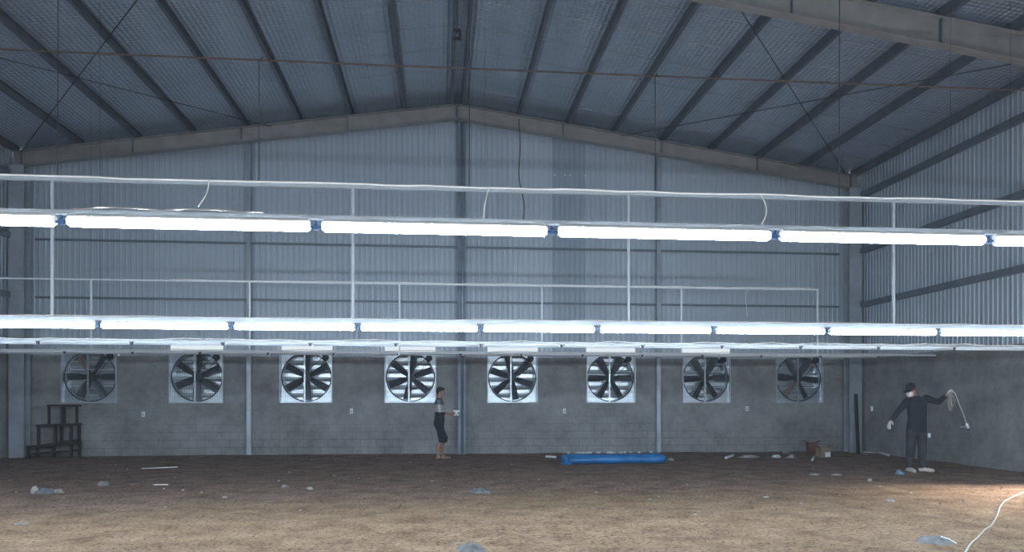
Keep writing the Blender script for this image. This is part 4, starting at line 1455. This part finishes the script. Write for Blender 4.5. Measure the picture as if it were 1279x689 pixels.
for i, (px, py, r, h, mm, lab) in enumerate(((129, 606, 0.085, 0.075, 'stone', 'round grey stone on the dark soil at left'), (170, 606.5, 0.11, 0.055, 'clay', 'reddish brown clod beside the round grey stone'), (1086, 601, 0.045, 0.045, 'ragpale', 'small pale stone on the floor in front of the capped person'),
        (356, 609, 0.06, 0.04, 'stone', 'pale grey stone in mid floor left of the cement heaps'), (387, 611, 0.055, 0.04, 'ragpale', 'whitish stone just right of the pale grey stone'), (1017, 593, 0.09, 0.03, 'ragpale', 'flat pale stone on the soil below the cardboard box'), (1045, 594, 0.09, 0.03, 'ragpale', 'flat whitish stone right of the flat pale stone'), (1112, 626, 0.06, 0.03, 'ragpale', 'small pale flat stone in front of the pale shoes'), (27, 654, 0.07, 0.02, 'ragpale', 'thin pale flat scrap on the soil at lower left'))):
    p = on_floor(px, py)
    o = lump('stone', (r, r * 0.8, h), M[mm], 20 + i * 3.3, None, 0.3)
    o.location = (p.x, p.y, gz(p.x, p.y) + h * 0.2)
    tag(o, lab, 'stone')
# loose pale scraps all over the far half of the floor
rs = random.Random(21)
protos = [lump('scrap', (0.05, 0.03, 0.014), M['bagw'], 1.5, None, 0.6, True, 2), lump('scrap', (0.075, 0.02, 0.010), M['ragpale'], 2.5, None, 0.5, True, 2), lump('scrap', (0.03, 0.03, 0.022), M['ragpale'], 4.5, None, 0.5, True, 2), lump('scrap', (0.025, 0.02, 0.016), M['stone'], 6.5, None, 0.5, True, 2)]
n = 0
while n < 150:
    px = rs.uniform(-10, 1290)
    py = 572 + 75 * rs.random() ** 1.8
    p = on_floor(px, py)
    if not (XL + 0.3 < p.x < XR - 0.4 and p.y < YB - 0.5): continue
    if 695 < px < 840 and py < 588: continue
    if (1115 < px < 1170 or 535 < px < 570 or 30 < px < 100) and py < 598: continue
    k = rs.choice((0, 1, 2, 2, 3, 3))
    if n < 4:
        k = n
        o = protos[n]
    else:
        o = protos[k].copy()
        C.objects.link(o)
    s = rs.uniform(0.35, 0.8)
    o.scale = (s, s, s)
    o.rotation_euler = (0, 0, rs.uniform(0, PI))
    o.location = (p.x, p.y, gz(p.x, p.y) + 0.003)
    tag(o, 'small pale scrap lying loose on the dirt floor', 'scrap', 'loose scraps on the dirt floor')
    n += 1
# soil crumbs
cr = MB()
bpy.context.view_layer.update()
KEEP_OFF = [Vector((o.matrix_world.translation.x, o.matrix_world.translation.y, 0.36)) for o in C.objects if o.get('category') in ('stone', 'scrap', 'cement heap', 'rag', 'plastic scrap', 'pipe', 'person', 'box', 'board')]
KEEP_OFF += [Vector((a.x + dirx.x * q * 0.2, a.y + dirx.y * q * 0.2 + 0.1, 0.45)) for q in range(12)]
rs = random.Random(5)
for i in range(2600):
    px = rs.uniform(0, 1279)
    py = 575 + 130 * rs.random()
    p = on_floor(px, py)
    if not (XL + 0.1 < p.x < XR - 0.1 and p.y < YB - 0.2): continue
    if any(abs(p.x - q.x) < q.z and abs(p.y - q.y) < q.z for q in KEEP_OFF): continue
    r = rs.uniform(0.006, 0.020) * (0.6 if py > 640 else 1)
    q = []
    for dx, dy, dz in ((1, 0, 0), (-1, 0, 0), (0, 1, 0), (0, -1, 0), (0, 0, 0.8), (0, 0, -0.6)):
        q.append((p.x + dx * r * rs.uniform(0.6, 1.4), p.y + dy * r * rs.uniform(0.6, 1.4), gz(p.x, p.y) + 0.004 + dz * r * rs.uniform(0.5, 1)))
    cr.add(q, [(0, 2, 4), (2, 1, 4), (1, 3, 4), (3, 0, 4), (2, 0, 5), (1, 2, 5), (3, 1, 5), (0, 3, 5)])
tag(cr.build('soil_crumbs', M['clay'], fix=False), 'brown soil crumbs strewn over the whole dirt floor', 'soil', None, 'stuff')
# white floor cable
pts = []
for px, py in ((1330, 604), (1300, 609), (1279, 615), (1268, 619), (1256, 626), (1250, 632), (1246, 642), (1243, 649), (1238, 656), (1231, 661), (1227, 666), (1221, 672), (1214, 678), (1209, 685), (1204, 693), (1196, 705), (1180, 720)):
    p = on_floor(px, py)
    pts.append(Vector((p.x, p.y, gz(p.x, p.y) + 0.008)))
sm = []
for i in range(len(pts) - 1):
    p0, p1_, p2_, p3 = pts[max(i - 1, 0)], pts[i], pts[i + 1], pts[min(i + 2, len(pts) - 1)]
    for k in range(5):
        t = k / 5
        q = 0.5 * ((2 * p1_) + (p2_ - p0) * t + (2 * p0 - 5 * p1_ + 4 * p2_ - p3) * t * t + (3 * p1_ - p0 - 3 * p2_ + p3) * t ** 3)
        q.z = gz(q.x, q.y) + 0.009
        sm.append(q)
tag(MB().tube(sm, 0.009, 8).build('floor_cable', M['cablegrey'], None, True), 'white cable snaking over the tan floor at lower right', 'cable')
